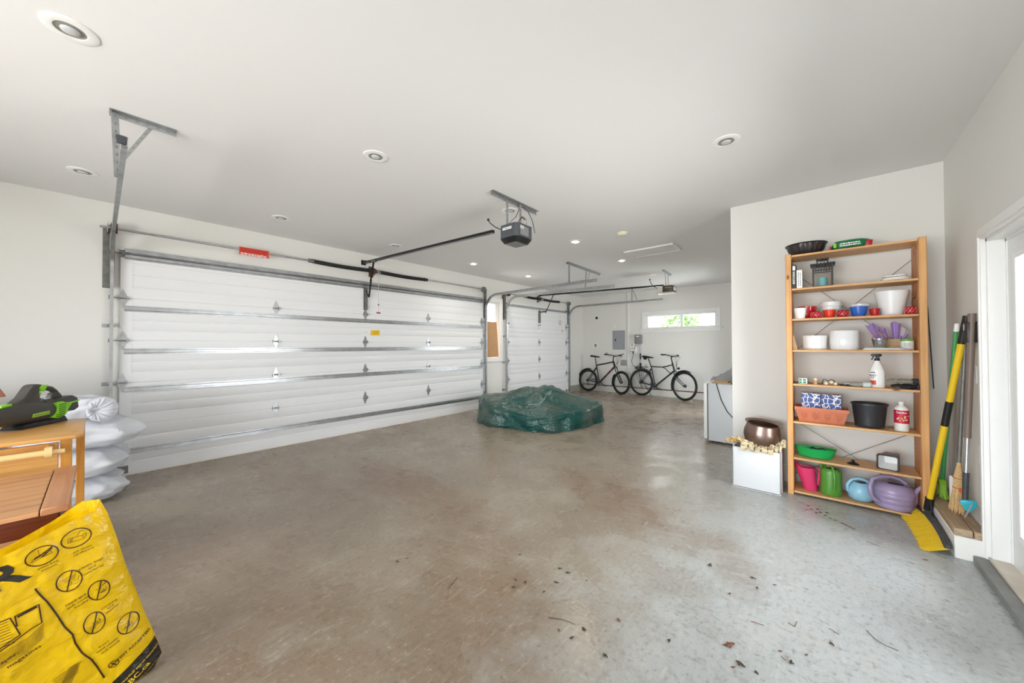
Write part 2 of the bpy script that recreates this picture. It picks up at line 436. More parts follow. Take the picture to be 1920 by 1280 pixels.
# foundation curbs
mb = MB().box(3.50, XP, YR, -6.345, 0, .145, bev=.004)
c = struct('trim_1', mb, mat('white_painted_curb', (236, 235, 230), .55, bump=.15, bscale=30))
struct('trim_2', MB().box(XP-.025, XP, -6.345, YP, 0, .17, bev=.003), G['trim'])
mb = MB(); mb.box(XF-.05, XF, YP, .04, 0, .17, bev=.004); mb.mi = 1; mb.box(XF-.052, XF, YP, .04, .17, .195)
struct('trim_3', mb, [mat('curb_paint', (222, 220, 212), .7), mat('brown_sill_plate', (120, 92, 72), .8, var=.2)])
struct('trim_4', MB().box(E1+.12, XF-.05, .0, .04, 0, .18), G['conc'])
struct('trim_5', MB().box(2.2, 3.53, YR, -6.42, 0, .045, bev=.006, seg=2), G['concg'])
mb = MB(); b_ = MB()
for i, (y0, y1) in enumerate(((-6.345, -6.425), (-6.43, -6.49))):
    mb.box(3.515, XP, y1, y0, .146, .19, bev=.003)
obj('plank', mb, wood('weathered_plank', (190, 168, 138), (158, 132, 104), .7, 'x', knots=False), c)
# big sectional door -------------------------------------------------
def sectional(name, x0, x1, cols, struts, panels, seams):
    t = thing(name, ((x0+x1)/2, 0, 0), kind='structure')
    zs = [.02]+list(seams)+[2.452]
    for i in range(5):
        a, b = zs[i], zs[i+1]; mb = MB()
        n = 4; prof = []
        # face profile with shallow pressed ribs
        for k in range(n):
            u0 = a+.004+(b-a-.008)*k/n; u1 = a+.004+(b-a-.008)*(k+1)/n
            prof += [(0.0, u0+.004), (0.0, u1-.012), (.006, u1-.006)]
        prof = [(0.03, a+.001), (0.0, a+.004)]+prof[1:-1]+[(0.0, b-.004), (.03, b-.001)]
        vs0 = [mb.bm.verts.new((x0, y, z)) for y, z in prof]; vs1 = [mb.bm.verts.new((x1, y, z)) for y, z in prof]
        for k in range(len(prof)-1): mb._fin([mb.bm.faces.new((vs0[k], vs1[k], vs1[k+1], vs0[k+1]))], False)
        mb.box(x0, x1, .012, .038, a-(.0 if i else .018), b)
        # smooth end stiles
        for xa, xb in ((x0, x0+.09), (x1-.09, x1)): mb.box(xa, xb, -.002, .012, a+.003, b-.003)
        obj('door_panel', mb, G['door'], t)
    for z in struts:
        mb = MB(); xa, xb = x0+.03, x1-.03
        hat = [(-.001, z-.032), (-.003, z-.032), (-.003, z-.018), (-.03, z-.014), (-.03, z+.014), (-.003, z+.018), (-.003, z+.032), (-.001, z+.032)]
        mb.prism(hat, 0, xa, xb)
        k = xa+.1
        while k < xb:
            for dz in (-.025, .025): mb.cyl((k, -.003, z+dz), (k, -.008, z+dz), .006, seg=6)
            k += .62
        obj('strut', mb, G['galv'], t)
    for x in cols:
        edge = x in (cols[0], cols[-1])
        for z in seams:
            mb = MB(); w = .032; h = .10
            mb.prism([(x-.004, z+h), (x-w, z+.02), (x-w, z+.004), (x+w, z+.004), (x+w, z+.02), (x+.004, z+h)], 1, -.001, -.006)
            mb.prism([(x-.004, z-h), (x-w, z-.02), (x-w, z-.004), (x+w, z-.004), (x+w, z-.02), (x+.004, z-h)], 1, -.001, -.006)
            mb.cyl((x-w*1.35, -.016, z), (x+w*1.35, -.016, z), .009, seg=8)
            for s in (-1, 1): mb.box(x+s*w-.004, x+s*w+.004, -.026, -.001, z-.022, z+.022)
            for dz in (-.06, .06): mb.cyl((x, -.006, z+dz), (x, -.010, z+dz), .006, seg=6)
            if edge:
                s = -1 if x == cols[0] else 1
                mb.cyl((x, -.03, z), (x+s*.10, -.03, z), .006, seg=8); mb.cyl((x+s*.085, -.03, z), (x+s*.105, -.03, z), .02, seg=12)
            obj('hinge', mb, G['galv'], t)
    for x, s in ((cols[0], -1), (cols[-1], 1)):
        for z in (2.40, .07):
            mb = MB().box(x-.03, x+.05 if s < 0 else x+.03, -.012, -.001, z-.04, z+.04); mb.cyl((x, -.03, z), (x+s*.10, -.03, z), .006, seg=8)
            mb.cyl((x+s*.085, -.03, z), (x+s*.105, -.03, z), .02, seg=12); mb.box(x-.012, x+.012, -.04, -.01, z-.012, z+.012)
            obj('roller_bracket', mb, G['galvd'], t)
    mb = MB().box(x0, x1, .003, .036, 0.0, .03, bev=.004)
    obj('bottom_seal', mb, mat('white_vinyl_seal', (236, 230, 222), .6), t)
    return t
SEAM = (.548, 1.006, 1.463, 1.920)
d1 = sectional('door_1', -.02, 5.45, (.0, 1.433, 2.712, 3.964, 5.387), (.26, .95-.02, 1.345, 1.81, 2.375, 2.43), 5, SEAM)
mb = MB().box(2.68, 2.735, -.03, -.034, 1.99, 2.36).box(2.68, 2.684, -.034, -.002, 1.99, 2.36).box(2.731, 2.735, -.034, -.002, 1.99, 2.36)
for z in (2.05, 2.15, 2.25, 2.33): mb.cyl((2.7075, -.034, z), (2.7075, -.038, z), .006, seg=6)
obj('operator_bracket', mb, G['galvd'], d1)
mb = MB().box(2.81, 2.965, -.001, -.004, 1.575, 1.665); l = obj('warning_label', mb, G['yellow'], d1, label='yellow label stuck on the door')
mb = MB(); mb.cyl((2.83, -.0042, 1.605), (2.83, -.005, 1.605), .006, seg=8)
scribble(mb, frame((2.90, -.005, 1.622), (1, 0, 0), (0, 0, 1)), .10, .06, 4, 3); obj('print', mb, mat('brown_print', (150, 110, 20), .6), l)
mb = MB().box(2.655, 2.775, -.001, -.003, 1.58, 1.66); l = obj('warning_label', mb, G['white'], d1, label='white label stuck on the door')
mb = MB(); scribble(mb, frame((2.715, -.0035, 1.62), (1, 0, 0), (0, 0, 1)), .10, .06, 5, 5); obj('print', mb, G['lgrey'], l)
d2 = sectional('door_2', 6.20, 8.94, (6.262, 7.53, 8.865), (2.38,), 5, (.585, 1.035, 1.484, 1.935))
mb = MB().box(7.50, 7.56, -.03, -.034, 2.0, 2.33).box(7.50, 7.504, -.034, -.002, 2.0, 2.33).box(7.556, 7.56, -.034, -.002, 2.0, 2.33)
obj('operator_bracket', mb, G['galvd'], d2)
mb = MB().box(8.60, 8.72, -.001, -.003, 1.76, 1.85); l = obj('warning_label', mb, G['white'], d2)
mb = MB(); mb.box(8.61, 8.71, -.0035, -.004, 1.825, 1.84); scribble(mb, frame((8.66, -.004, 1.79), (1, 0, 0), (0, 0, 1)), .09, .05, 4, 6); obj('print', mb, G['dgrey'], l)
# tracks ---------------------------------------------------------------
def cchan(mb, pts, nrm, w=.052, d=.026, t=.0022):
    """C-section track swept along pts in a plane with normal nrm (open side = nrm)"""
    pts = [V(p) for p in pts]; nrm = V(nrm); rings = []
    sec = [(-w/2, d), (-w/2, 0), (w/2, 0), (w/2, d), (w/2-t, d), (w/2-t, t), (-w/2+t, t), (-w/2+t, d)]
    for i, p in enumerate(pts):
        T_ = (pts[min(i+1, len(pts)-1)]-pts[max(i-1, 0)]).normalized(); q = T_.cross(nrm).normalized()
        rings.append([mb.bm.verts.new(p + q*a + nrm*b) for a, b in sec])
    n = len(sec)
    for a, b in zip(rings, rings[1:]):
        for k in range(n): mb._fin([mb.bm.faces.new((a[k], a[(k+1) % n], b[(k+1) % n], b[k]))], False)
    mb._fin([mb.bm.faces.new(rings[0]), mb.bm.faces.new(rings[-1][::-1])], False)
def track(x, side, top, yend, zend, label, up_br, zfl=.12):
    """side=+1: open to +x ; vertical rail, bend, horizontal rail"""
    t = thing('door_track', (x, -.04, 0), label, 'garage door track', 'tracks of the sectional garage doors')
    r = .33; yv = -.045; pts = [(x, yv, zfl+.0), (x, yv, top-r)]
    mb = MB(); cchan(mb, pts, (side, 0, 0)); obj('vertical_rail', mb, G['galv'], t)
    pts = [(x, yv-r+r*math.cos(a), top-r+r*math.sin(a)) for a in [i*PI/2/12 for i in range(13)]]+[(x, yend, zend)]
    mb = MB(); cchan(mb, pts, (side, 0, 0)); mb.cyl((x+side*.004, yend+.02, zend-.02), (x+side*.02, yend+.02, zend-.02), .012, seg=8); obj('horizontal_rail', mb, G['galv'], t)
    # wall angle and jamb brackets
    mb = MB()
    xa = x-side*.004
    mb.box(min(xa, xa-side*.003), max(xa, xa-side*.003), .038, -.05, 2.02, 2.66)
    mb.box(min(xa, xa-side*.05), max(xa, xa-side*.05), .036, .0395, 2.02, 2.66)
    obj('flag_bracket', mb, G['galvd'], t)
    for z in (.35, 1.0, 1.62):
        mb = MB().box(min(xa, xa-side*.003), max(xa, xa-side*.003), .038, -.045, z-.02, z+.02).box(min(xa, xa-side*.05), max(xa, xa-side*.05), .036, .0395, z-.02, z+.02)
        mb.cyl((xa, -.02, z), (xa-side*.012, -.02, z), .008, seg=6); obj('jamb_bracket', mb, G['galv'], t)
    return t
tL = track(-.095, 1, 2.53, -2.76, 2.545, 'left steel track of the wide garage door, ends near ceiling bracket', 0)
obj('end_bumper', MB().box(-.118, -.075, -2.775, -2.755, 2.522, 2.568, bev=.004), G['dgrey'], tL, label='dark rubber end stop')
tR = track(5.49, -1, 2.51, -2.76, 2.53, 'curved steel track at right side of the wide garage door', 0)
t2L = track(6.155, 1, 2.54, -2.78, 2.515, 'curved steel track at left side of the narrower far garage door', 0)
t2R = track(8.985, -1, 2.54, -2.74, 2.535, 'curved steel track at right side of the narrower garage door, near back wall', 0)
# perforated angle helpers
def angle_bar(mb, p0, p1, up, w=.036, t=.003, holes=True, side=None, step=.05):
    """L-section bar from p0 to p1, one leg along up, the other along side"""
    p0 = V(p0); p1 = V(p1); d = (p1-p0).normalized(); up = V(up); sd = V(side) if side else d.cross(up).normalized()
    mb.mi = 0
    for a, b in ((up, sd), (sd, up)):
        M = Matrix((d, a, b)).transposed().to_4x4(); M.translation = p0
        mb.box(0, (p1-p0).length, 0, w, 0, t, M=M)
    if holes:
        mb.mi = 1; L_ = (p1-p0).length; k = step/2
        while k < L_-.01:
            for a, b in ((up, sd), (sd, up)):
                c = p0+d*k+a*w*.55
                for e in (-.0004, t+.0004):
                    q = c+b*e; u = d*.009; v = a*.005
                    mb.quad(q-u-v, q+u-v, q+u+v, q-u+v)
            k += step
    mb.mi = 0
def strap(mb, p0, p1, side, w=.032, t=.003, step=.045):
    p0 = V(p0); p1 = V(p1); d = (p1-p0).normalized(); side = V(side); n = d.cross(side).normalized()
    M = Matrix((d, side, n)).transposed().to_4x4(); M.translation = p0
    mb.mi = 0; mb.box(0, (p1-p0).length, -w/2, w/2, 0, t, M=M)
    mb.mi = 1; k = step/2
    while k < (p1-p0).length-.01:
        for e in (-.0005, t+.0005):
            q = p0+d*k+n*e; u = d*.010; v = side*.005
            mb.quad(q-u-v, q+u-v, q+u+v, q-u+v)
        k += step
    mb.mi = 0
GH = [G['galv'], mat('perforation', (150, 150, 146), .8)]
# hanger over left track
t = thing('track_hanger', (.02, -2.22, 2.932), 'perforated angle hanger bolted to ceiling above left end of wide door track', 'track hanger', 'perforated steel hangers')
mb = MB(); angle_bar(mb, (-.135, -2.22, 2.93), (.185, -2.22, 2.93), (0, 0, -1), side=(0, -1, 0)); obj('ceiling_angle', mb, GH, t)
mb = MB(); angle_bar(mb, (-.13, -2.226, 2.925), (-.112, -2.226, 2.50), (1, 0, 0), side=(0, -1, 0)); obj('drop_angle', mb, GH, t)
mb = MB(); strap(mb, (.06, -2.215, 2.91), (-.095, -2.225, 2.58), (.9, 0, .42)); obj('diagonal_brace', mb, GH, t)
# shared hanger between the doors
t = thing('track_hanger', (6.15, -2.15, 2.932), 'long perforated angle hanger carrying tracks of both garage doors', 'track hanger', 'perforated steel hangers')
mb = MB(); angle_bar(mb, (5.45, -2.17, 2.93), (6.85, -2.12, 2.93), (0, 0, -1), side=(0, -1, 0)); obj('ceiling_angle', mb, GH, t)
mb = MB(); angle_bar(mb, (5.50, -2.177, 2.925), (5.50, -2.177, 2.52), (1, 0, 0), side=(0, -1, 0)); obj('drop_angle', mb, GH, t)
mb = MB(); strap(mb, (6.22, -2.15, 2.92), (6.165, -2.15, 2.50), (1, 0, 0)); obj('drop_strap', mb, GH, t)
mb = MB(); strap(mb, (6.40, -2.15, 2.92), (6.17, -2.16, 2.60), (.8, 0, .57)); obj('diagonal_brace', mb, GH, t)
t = thing('track_hanger', (8.99, -2.2, 2.932), 'thin steel hanger above right track of far door, near back wall', 'track hanger', 'perforated steel hangers')
mb = MB(); strap(mb, (8.99, -1.95, 2.93), (8.99, -1.95, 2.54), (0, 1, 0)); obj('drop_strap', mb, GH, t)
mb = MB(); strap(mb, (8.99, -1.95, 2.92), (8.99, -2.08, 2.58), (0, .93, .36)); obj('diagonal_brace', mb, GH, t)
# torsion shafts -----------------------------------------------------------
def torsion(x0, x1, z, sp, center, label, full):
    t = thing('torsion_spring_shaft', ((x0+x1)/2, -.06, z), label, 'garage door spring', 'torsion shafts above the garage doors')
    obj('shaft', MB().cyl((x0, -.06, z), (x1, -.06, z), .0127, seg=14), G['galv'], t)
    for a, b in sp:
        mb = MB(); N = 26
        def sag(u): return z - .012*math.sin(PI*u)
        n = int(abs(b-a)/.0085); pts = []
        prof = []
        k = 0
        rings = int(abs(b-a)/.006)
        pts = [(a+(b-a)*i/rings, -.06, sag(i/rings)) for i in range(rings+1)]
        rr = [.031 if i % 2 else .0275 for i in range(rings+1)]
        mb.tube(pts, rr, seg=14); obj('spring', mb, G['spring'], t)
        for q, s in ((a, 1), (b, -1)):
            mb = MB().cyl((q-s*.03, -.06, z), (q+s*.02, -.06, z), .024, .034, seg=14).cyl((q-s*.045, -.06, z), (q-s*.03, -.06, z), .028, seg=10)
            for an in (0, 1, 2, 3):
                o = V((0, math.cos(an*PI/2), math.sin(an*PI/2)))*.03
                mb.cyl(V((q-s*.038, -.06, z)), V((q-s*.038, -.06, z))+o, .006, seg=6)
            obj('cone', mb, G['galvd'] if s > 0 else G['blk'], t)
    mb = MB().box(center-.012, center+.012, -.065, .039, z-.06, z+.05).box(center-.04, center+.04, .034, .039, z-.09, z+.09).cyl((center-.01, -.06, z), (center+.02, -.06, z), .045, seg=16)
    obj('center_bracket', mb, mat('maroon_bracket', (110, 62, 60), .55, .4) if full else G['galvd'], t)
    for q, s, mm in ((x0+.10, 1, mat('dark_red_drum', (70, 24, 22), .5)), (x1-.10, -1, G['galvd'])):
        mb = MB().cyl((q-.02, -.06, z), (q+.02, -.06, z), .05, seg=20)
        mb.cyl((q-.024, -.06, z), (q-.02, -.06, z), .056, seg=20).cyl((q+.02, -.06, z), (q+.024, -.06, z), .056, seg=20)
        obj('cable_drum', mb, mm, t)
        mb = MB().box(q-s*.048, q-s*.042, -.08, .039, z-.05, z+.05); obj('end_bearing_plate', mb, G['galv'], t)
        mb = MB().cyl((q+s*.01, -.045, z-.04), (q-s*.04, -.012, .12), .0022, seg=5); obj('lift_cable', mb, G['galvd'], t)
    return t
ts = torsion(-.17, 5.50, 2.645, ((1.87, 2.76), (2.92, 3.86)), 2.83, 'torsion shaft with two black springs above the wide garage door', True)
torsion(6.12, 9.03, 2.635, ((6.9, 7.45), (7.60, 8.40)), 7.525, 'torsion shaft with black springs above the narrower far garage door', False)
mb = MB().box(1.0, 1.325, -.078, -.0765, 2.575, 2.675)
tg = obj('warning_tag', mb, G['redtag'], None, 'red warning tag hanging from torsion shaft of the wide garage door', 'warning tag')
mb = MB(); scribble(mb, frame((1.16, -.0792, 2.635), (1, 0, 0), (0, 0, 1)), .29, .06, 4, 4, .35); obj('print', mb, mat('dark_red_print', (140, 34, 22), .6), tg)
mb = MB(); scribble(mb, frame((1.16, -.0792, 2.592), (1, 0, 0), (0, 0, 1)), .29, .03, 2, 8, .6); obj('print', mb, G['white'], tg, label='white print')
# openers ---------------------------------------------------------------
def opener_body(t, cx, cy, z0, z1, wx, wy, cham, m1, m2, mbot):
    x0, x1, y0, y1 = cx-wx/2, cx+wx/2, cy-wy/2, cy+wy/2; c = .035
    def ring(z, ins, c=c):
        a0, a1, b0, b1 = x0+ins, x1-ins, y0+ins, y1-ins
        return [(a0+c, b0, z), (a1-c, b0, z), (a1, b0+c, z), (a1, b1-c, z), (a1-c, b1, z), (a0+c, b1, z), (a0, b1-c, z), (a0, b0+c, z)]
    mb = MB(); R_ = [ring(z1+.004, .02), ring(z1, 0), ring(z0+cham, 0)]
    vs = [[mb.bm.verts.new(p) for p in r] for r in R_]
    for a, b in zip(vs, vs[1:]):
        for k in range(8): mb._fin([mb.bm.faces.new((a[k], a[(k+1) % 8], b[(k+1) % 8], b[k]))], False)
    mb._fin([mb.bm.faces.new(vs[0])], False); obj('motor_housing', mb, m1, t)
    mb = MB(); R_ = [ring(z0+cham, .0), ring(z0, .035, .015)]
    vs = [[mb.bm.verts.new(p) for p in r] for r in R_]
    for k in range(8): mb._fin([mb.bm.faces.new((vs[0][k], vs[0][(k+1) % 8], vs[1][(k+1) % 8], vs[1][k]))], False)
    mb._fin([mb.bm.faces.new(vs[1])], False); obj('lower_cover', mb, m2, t)
    mb = MB().box(x0+.05, x1-.05, y0+.05, y1-.05, z0-.004, z0-.001); obj('lamp_lens', mb, mbot, t)
o1 = thing('garage_door_opener', (2.675, -3.30, 2.93), 'black boxy garage door opener with black rail, hung below ceiling by steel straps', 'garage door opener', 'garage door openers')
opener_body(o1, 2.675, -3.30, 2.452, 2.63, .275, .25, .045, mat('opener_grey', (72, 76, 82), .4), G['blk'], mat('smoked_lens', (104, 102, 100), .35))
mb = MB().prism([(-.02, 0), (.02, 0), (.02, .02), (.014, .035), (-.014, .035), (-.02, .02)], 1, 0, 1)
def rail(t, x, y0, z0, y1, z1):
    mb = MB(); n = V((0, y1-y0, z1-z0)).normalized()
    mb.bar((x, y0, z0), (x, y1, z1), .034, .03); mb.bar((x, y0, z0-.017), (x, y1, z1-.017), .046, .004)
    obj('rail', mb, G['blkg'], t)
mb.bm.free()
rail(o1, 2.70, -.06, 2.775, -2.95, 2.668)
mb = MB().box(2.66, 2.74, .035, .0395, 2.74, 2.82).box(2.68, 2.72, -.07, .036, 2.755, 2.80); obj('header_bracket', mb, G['blk'], o1)
mb = MB().box(2.675, 2.725, -.36, -.26, 2.735, 2.765, bev=.004); obj('trolley', mb, G['galvd'], o1)
mb = MB().bar((2.70, -.30, 2.745), (2.735, -.13, 2.45), .006, .028, up=(1, 0, 0)).bar((2.735, -.15, 2.48), (2.745, -.06, 2.20), .006, .028, up=(1, 0, 0)).bar((2.745, -.06, 2.20), (2.705, -.03, 2.32), .006, .02, up=(0, 1, 0))
obj('door_arm', mb, G['blk'], o1)
mb = MB().tube([(2.78, -.30, 2.74), (2.782, -.3, 2.3), (2.785, -.295, 1.94)], .003, seg=6); obj('pull_cord', mb, mat('pale_red_cord', (208, 190, 188), .7), o1)
mb = MB().cyl((2.755, -.295, 1.93), (2.815, -.295, 1.93), .011, seg=10); obj('cord_handle', mb, G['red'], o1, label='red pull handle')
obj('cord_knot', MB().sphere((2.785, -.295, 2.06), .014, 8, 6), G['galvd'], o1)
mb = MB(); angle_bar(mb, (2.36, -3.235, 2.93), (3.11, -3.235, 2.93), (0, 0, -1), side=(0, -1, 0), w=.04); obj('ceiling_angle', mb, GH, o1)
mb = MB(); strap(mb, (2.60, -3.242, 2.905), (2.60, -3.242, 2.63), (1, 0, 0)); obj('hanger_strap', mb, GH, o1)
mb = MB(); strap(mb, (2.80, -3.255, 2.92), (2.80, -3.255, 2.63), (1, 0, 0)); mb.tube([(2.80+.05*math.cos(a), -3.30, 2.72+.05*math.sin(a)) for a in [i*.6-.6 for i in range(8)]], .006, seg=6); obj('hanger_strap', mb, GH, o1)
mb = MB().tube([(2.56, -3.19, 2.60), (2.53, -3.14, 2.63), (2.52, -3.08, 2.68), (2.515, -3.05, 2.72)], .005, seg=6).tube([(2.72, -3.26, 2.64), (2.74, -3.25, 2.70), (2.66, -3.2, 2.68), (2.75, -3.24, 2.78), (2.79, -3.25, 2.88), (2.84, -3.26, 2.90), (2.88, -3.30, 2.85), (2.90, -3.34, 2.75), (2.87, -3.39, 2.63), (2.83, -3.43, 2.58)], .0035, seg=6)
mb.tube([(2.70, -3.30, 2.635), (2.715, -3.30, 2.70), (2.76, -3.31, 2.76), (2.80, -3.31, 2.74)], .005, seg=6).sphere((2.515, -3.05, 2.725), .014, 8, 6)
obj('power_cord', mb, G['blk'], o1)
mb = MB().box(2.5365, 2.5373, -3.355, -3.235, 2.575, 2.60); l = obj('label_plate', mb, G['white'], o1)
mb = MB(); add_text(mb, 'CHAMBERLAIN', .019, frame((2.5362, -3.295, 2.5875), (0, -1, 0), (0, 0, 1)), bold=.02, sx=.85); add_text(mb, 'POWER DRIVE', .009, frame((2.5362, -3.295, 2.565), (0, -1, 0), (0, 0, 1))); obj('lettering', mb, G['dgrey'], l)
mb = MB().box(2.585, 2.73, -3.4258, -3.4264, 2.51, 2.615); l = obj('label_plate', mb, mat('data_label', (92, 92, 92), .5), o1)
mb = MB(); scribble(mb, frame((2.66, -3.4268, 2.56), (1, 0, 0), (0, 0, 1)), .13, .09, 8, 11, .4); mb.box(2.59, 2.65, -3.4268, -3.427, 2.575, 2.608); obj('lettering', mb, G['lgrey'], l)
o2 = thing('garage_door_opener', (7.6, -3.27, 2.93), 'brown and white garage door opener with long black rail, hung near back window', 'garage door opener', 'garage door openers')
bz0, bz1 = 2.475, 2.625
mb = MB(); mb.box(7.47, 7.73, -3.42, -3.22, bz0+.02, bz1, bev=.012, seg=2); obj('motor_housing', mb, mat('dark_brown_plastic', (70, 60, 50), .4), o2)
mb = MB(); mb.grid(lambda u, v: V((7.475+.25*v, -3.22+.14*math.sin(PI/2*u), bz0+.015+(bz1-bz0-.03)*(1-(1-math.cos(PI/2*u))))), 8, 3)
mb.box(7.48, 7.72, -3.42, -3.08, bz0, bz0+.018, bev=.006, seg=2)
mb.grid(lambda u, v: V((7.475+.25*v, -3.08-.14*(1-u), bz0+.01+(.13)*math.sqrt(max(0, 1-u*u)))), 10, 3)
mb.prism([(-3.08-.14*(1-u), bz0+.01+.13*math.sqrt(max(0, 1-u*u))) for u in [i/8 for i in range(9)]]+[(-3.22, bz0+.01)], 0, 7.475, 7.725)
obj('lamp_lens', mb, mat('frosted_lens', (206, 204, 196), .4), o2)
mb = MB().box(7.469, 7.4695, -3.40, -3.27, bz0+.095, bz0+.115); obj('label_plate', mb, mat('tan_label', (150, 138, 122), .5), o2)
mb = MB().box(7.53, 7.68, -3.4206, -3.4212, bz0+.05, bz0+.12); l = obj('label_plate', mb, G['white'], o2); mb = MB(); scribble(mb, frame((7.6, -3.4216, bz0+.085), (1, 0, 0), (0, 0, 1)), .13, .06, 5, 2); obj('lettering', mb, G['dgrey'], l)
rail(o2, 7.6, -.06, 2.745, -3.20, 2.655)
mb = MB().box(7.56, 7.64, .035, .0395, 2.71, 2.79).box(7.58, 7.62, -.07, .036, 2.725, 2.77); obj('header_bracket', mb, G['blk'], o2)
mb = MB().bar((7.6, -.42, 2.72), (7.59, -.17, 2.26), .006, .03, up=(1, 0, 0)).bar((7.59, -.2, 2.3), (7.54, -.03, 2.29), .006, .03, up=(0, 0, 1)); obj('door_arm', mb, G['blk'], o2)
mb = MB().tube([(7.6, -.62, 2.70), (7.6, -.62, 2.03)], .003, seg=6); obj('pull_cord', mb, mat('pale_cord', (214, 206, 200), .7), o2)
mb = MB().tube([(7.6+.045*math.cos(a), -.62, 1.98+.055*math.sin(a)) for a in [i*PI/6 for i in range(12)]], .007, seg=6, closed=True); obj('cord_handle', mb, mat('faded_pink_handle', (176, 110, 108), .5), o2, label='pinkish pull handle')
mb = MB(); angle_bar(mb, (7.32, -3.27, 2.93), (7.97, -3.24, 2.93), (0, 0, -1), side=(0, -1, 0)); obj('ceiling_angle', mb, GH, o2)
for x in (7.56, 7.73):
    mb = MB(); strap(mb, (x, -3.25, 2.92), (x-.03, -3.27, bz1), (1, 0, 0)); obj('hanger_strap', mb, GH, o2)
mb = MB().tube([(7.55, -3.10, 2.60), (7.5, -3.02, 2.64), (7.48, -2.98, 2.72), (7.48, -2.96, 2.78)], .007, seg=6).sphere((7.48, -2.96, 2.79), .018, 8, 6); obj('power_cord', mb, G['blk'], o2)

# window between the doors ------------------------------------------------
t = thing('window_1', ((Wx0+Wx1)/2, .04, Wz0), kind='structure')
mb = MB()
for a in ((Wx0-.09, Wx0, Wz0-.09, Wz1+.09), (Wx1, Wx1+.09, Wz0-.09, Wz1+.09), (Wx0, Wx1, Wz0-.09, Wz0), (Wx0, Wx1, Wz1, Wz1+.09)): mb.box(a[0], a[1], .022, .0395, a[2], a[3], bev=.004)
obj('casing', mb, G['trim'], t)
mb = MB()
for a in ((Wx0, Wx0+.03, Wz0, Wz1), (Wx1-.10, Wx1, Wz0, Wz1), (Wx0, Wx1, Wz0, Wz0+.03), (Wx0, Wx1, Wz1-.05, Wz1)): mb.box(a[0], a[1], .10 if a[3]-a[2] > 1 else .104, .18, a[2], a[3])
obj('window_frame', mb, G['trim'], t); obj('pane', MB().box(Wx0+.02, Wx1-.05, .135, .139, Wz0+.02, Wz1-.03), G['glass'], t)
mb = MB().prism([(Wx0+.008, Wz0+.004), (Wx1-.035, Wz0+.02), (Wx1-.10, Wz0+.83), (Wx0+.012, Wz0+.83)], 1, .05, .056)
obj('cardboard_sheet', mb, G['card'], None, 'tapering sheet of brown cardboard standing in the tall narrow window', 'cardboard')
# far slider window ---------------------------------------------------------
t = thing('window_2', (XF, (fy0+fy1)/2, fz0), kind='structure')
mb = MB(); c = .1
mb.box(XF-.02, XF, fy0-c, fy0, fz0, fz1+c, bev=.004).box(XF-.02, XF, fy1, fy1+c, fz0, fz1+c, bev=.004).box(XF-.02, XF, fy0, fy1, fz1, fz1+c, bev=.004)
mb.box(XF-.02, XF, fy0-c, fy1+c, fz0-.10, fz0-.035, bev=.004)
obj('casing', mb, G['trim'], t); obj('window_sill', MB().box(XF-.05, XF, fy0-c-.05, fy1+c+.05, fz0-.035, fz0, bev=.006), G['trim'], t)
mb = MB(); ym = -2.90
for a in ((fy0, fy0+.04, fz0, fz1), (fy1-.06, fy1, fz0, fz1), (fy0, fy1, fz0, fz0+.04), (fy0, fy1, fz1-.04, fz1), (ym-.035, ym+.035, fz0, fz1)): mb.box(XF+(.04 if a[3]-a[2] > .2 else .043), XF+.10, a[0], a[1], a[2], a[3])
obj('window_frame', mb, G['trim'], t); obj('pane', MB().box(XF+.07, XF+.074, fy0+.02, ym, fz0+.02, fz1-.02), G['glass'], t); obj('pane', MB().box(XF+.06, XF+.064, ym, fy1-.02, fz0+.02, fz1-.02), G['glass'], t)
# glazed door on the right --------------------------------------------------
t = thing('door_3', ((R0+R1)/2, YR, 0), kind='structure')
mb = MB()
for a0, a1, d in ((.0, .055, .022), (.012, .035, .03), (.055, .075, .016)):
    mb.box(R1+a0, R1+a1, YR, YR+d, 0, RT+a1).box(R0-a1, R0-a0, YR, YR+d, 0, RT+a1).box(R0-a0, R1+a0, YR, YR+d, RT+a0, RT+a1)
obj('casing', mb, G['trim'], t)
mb = MB().box(R1-.02, R1, YR-T, YR, 0, RT).box(R0, R0+.02, YR-T, YR, 0, RT).box(R0, R1, YR-T, YR, RT-.02, RT)
mb.box(R1-.035, R1-.02, YR-.085, YR-.07, 0, RT-.02).box(R0, R1, YR-.085, YR-.07, RT-.035, RT-.02)
obj('jamb', mb, G['trim'], t)
dx0, dx1, dz1, dy = R0+.022, R1-.024, RT-.022, YR-.075
gx0, gx1, gz0, gz1 = dx0+.17, dx1-.155, .28, 1.90
mb = MB().box(gx1, dx1, dy-.045, dy, .06, dz1).box(dx0, gx0, dy-.045, dy, .06, dz1).box(gx0, gx1, dy-.045, dy, .06, gz0).box(gx0, gx1, dy-.045, dy, gz1, dz1)
obj('door_slab', mb, mat('white_door_paint', (226, 227, 226), .35), t)
mb = MB()
for a in ((gx0-.03, gx0+.005, gz0-.03, gz1+.03), (gx1-.005, gx1+.03, gz0-.03, gz1+.03), (gx0, gx1, gz0-.03, gz0+.005), (gx0, gx1, gz1-.005, gz1+.03)): mb.box(a[0], a[1], dy, dy+.012, a[2], a[3], bev=.004)
obj('glazing_bead', mb, G['trim'], t); obj('pane', MB().box(gx0, gx1, dy-.025, dy-.02, gz0, gz1), G['glass'], t)
mb = MB().box(R0-.02, R1+.03, YR-.10, YR+.012, .045, .062, bev=.003).box(R0, R1, YR-.15, YR-.08, .0, .075); obj('threshold', mb, mat('worn_threshold', (214, 206, 192), .6, var=.12), t)
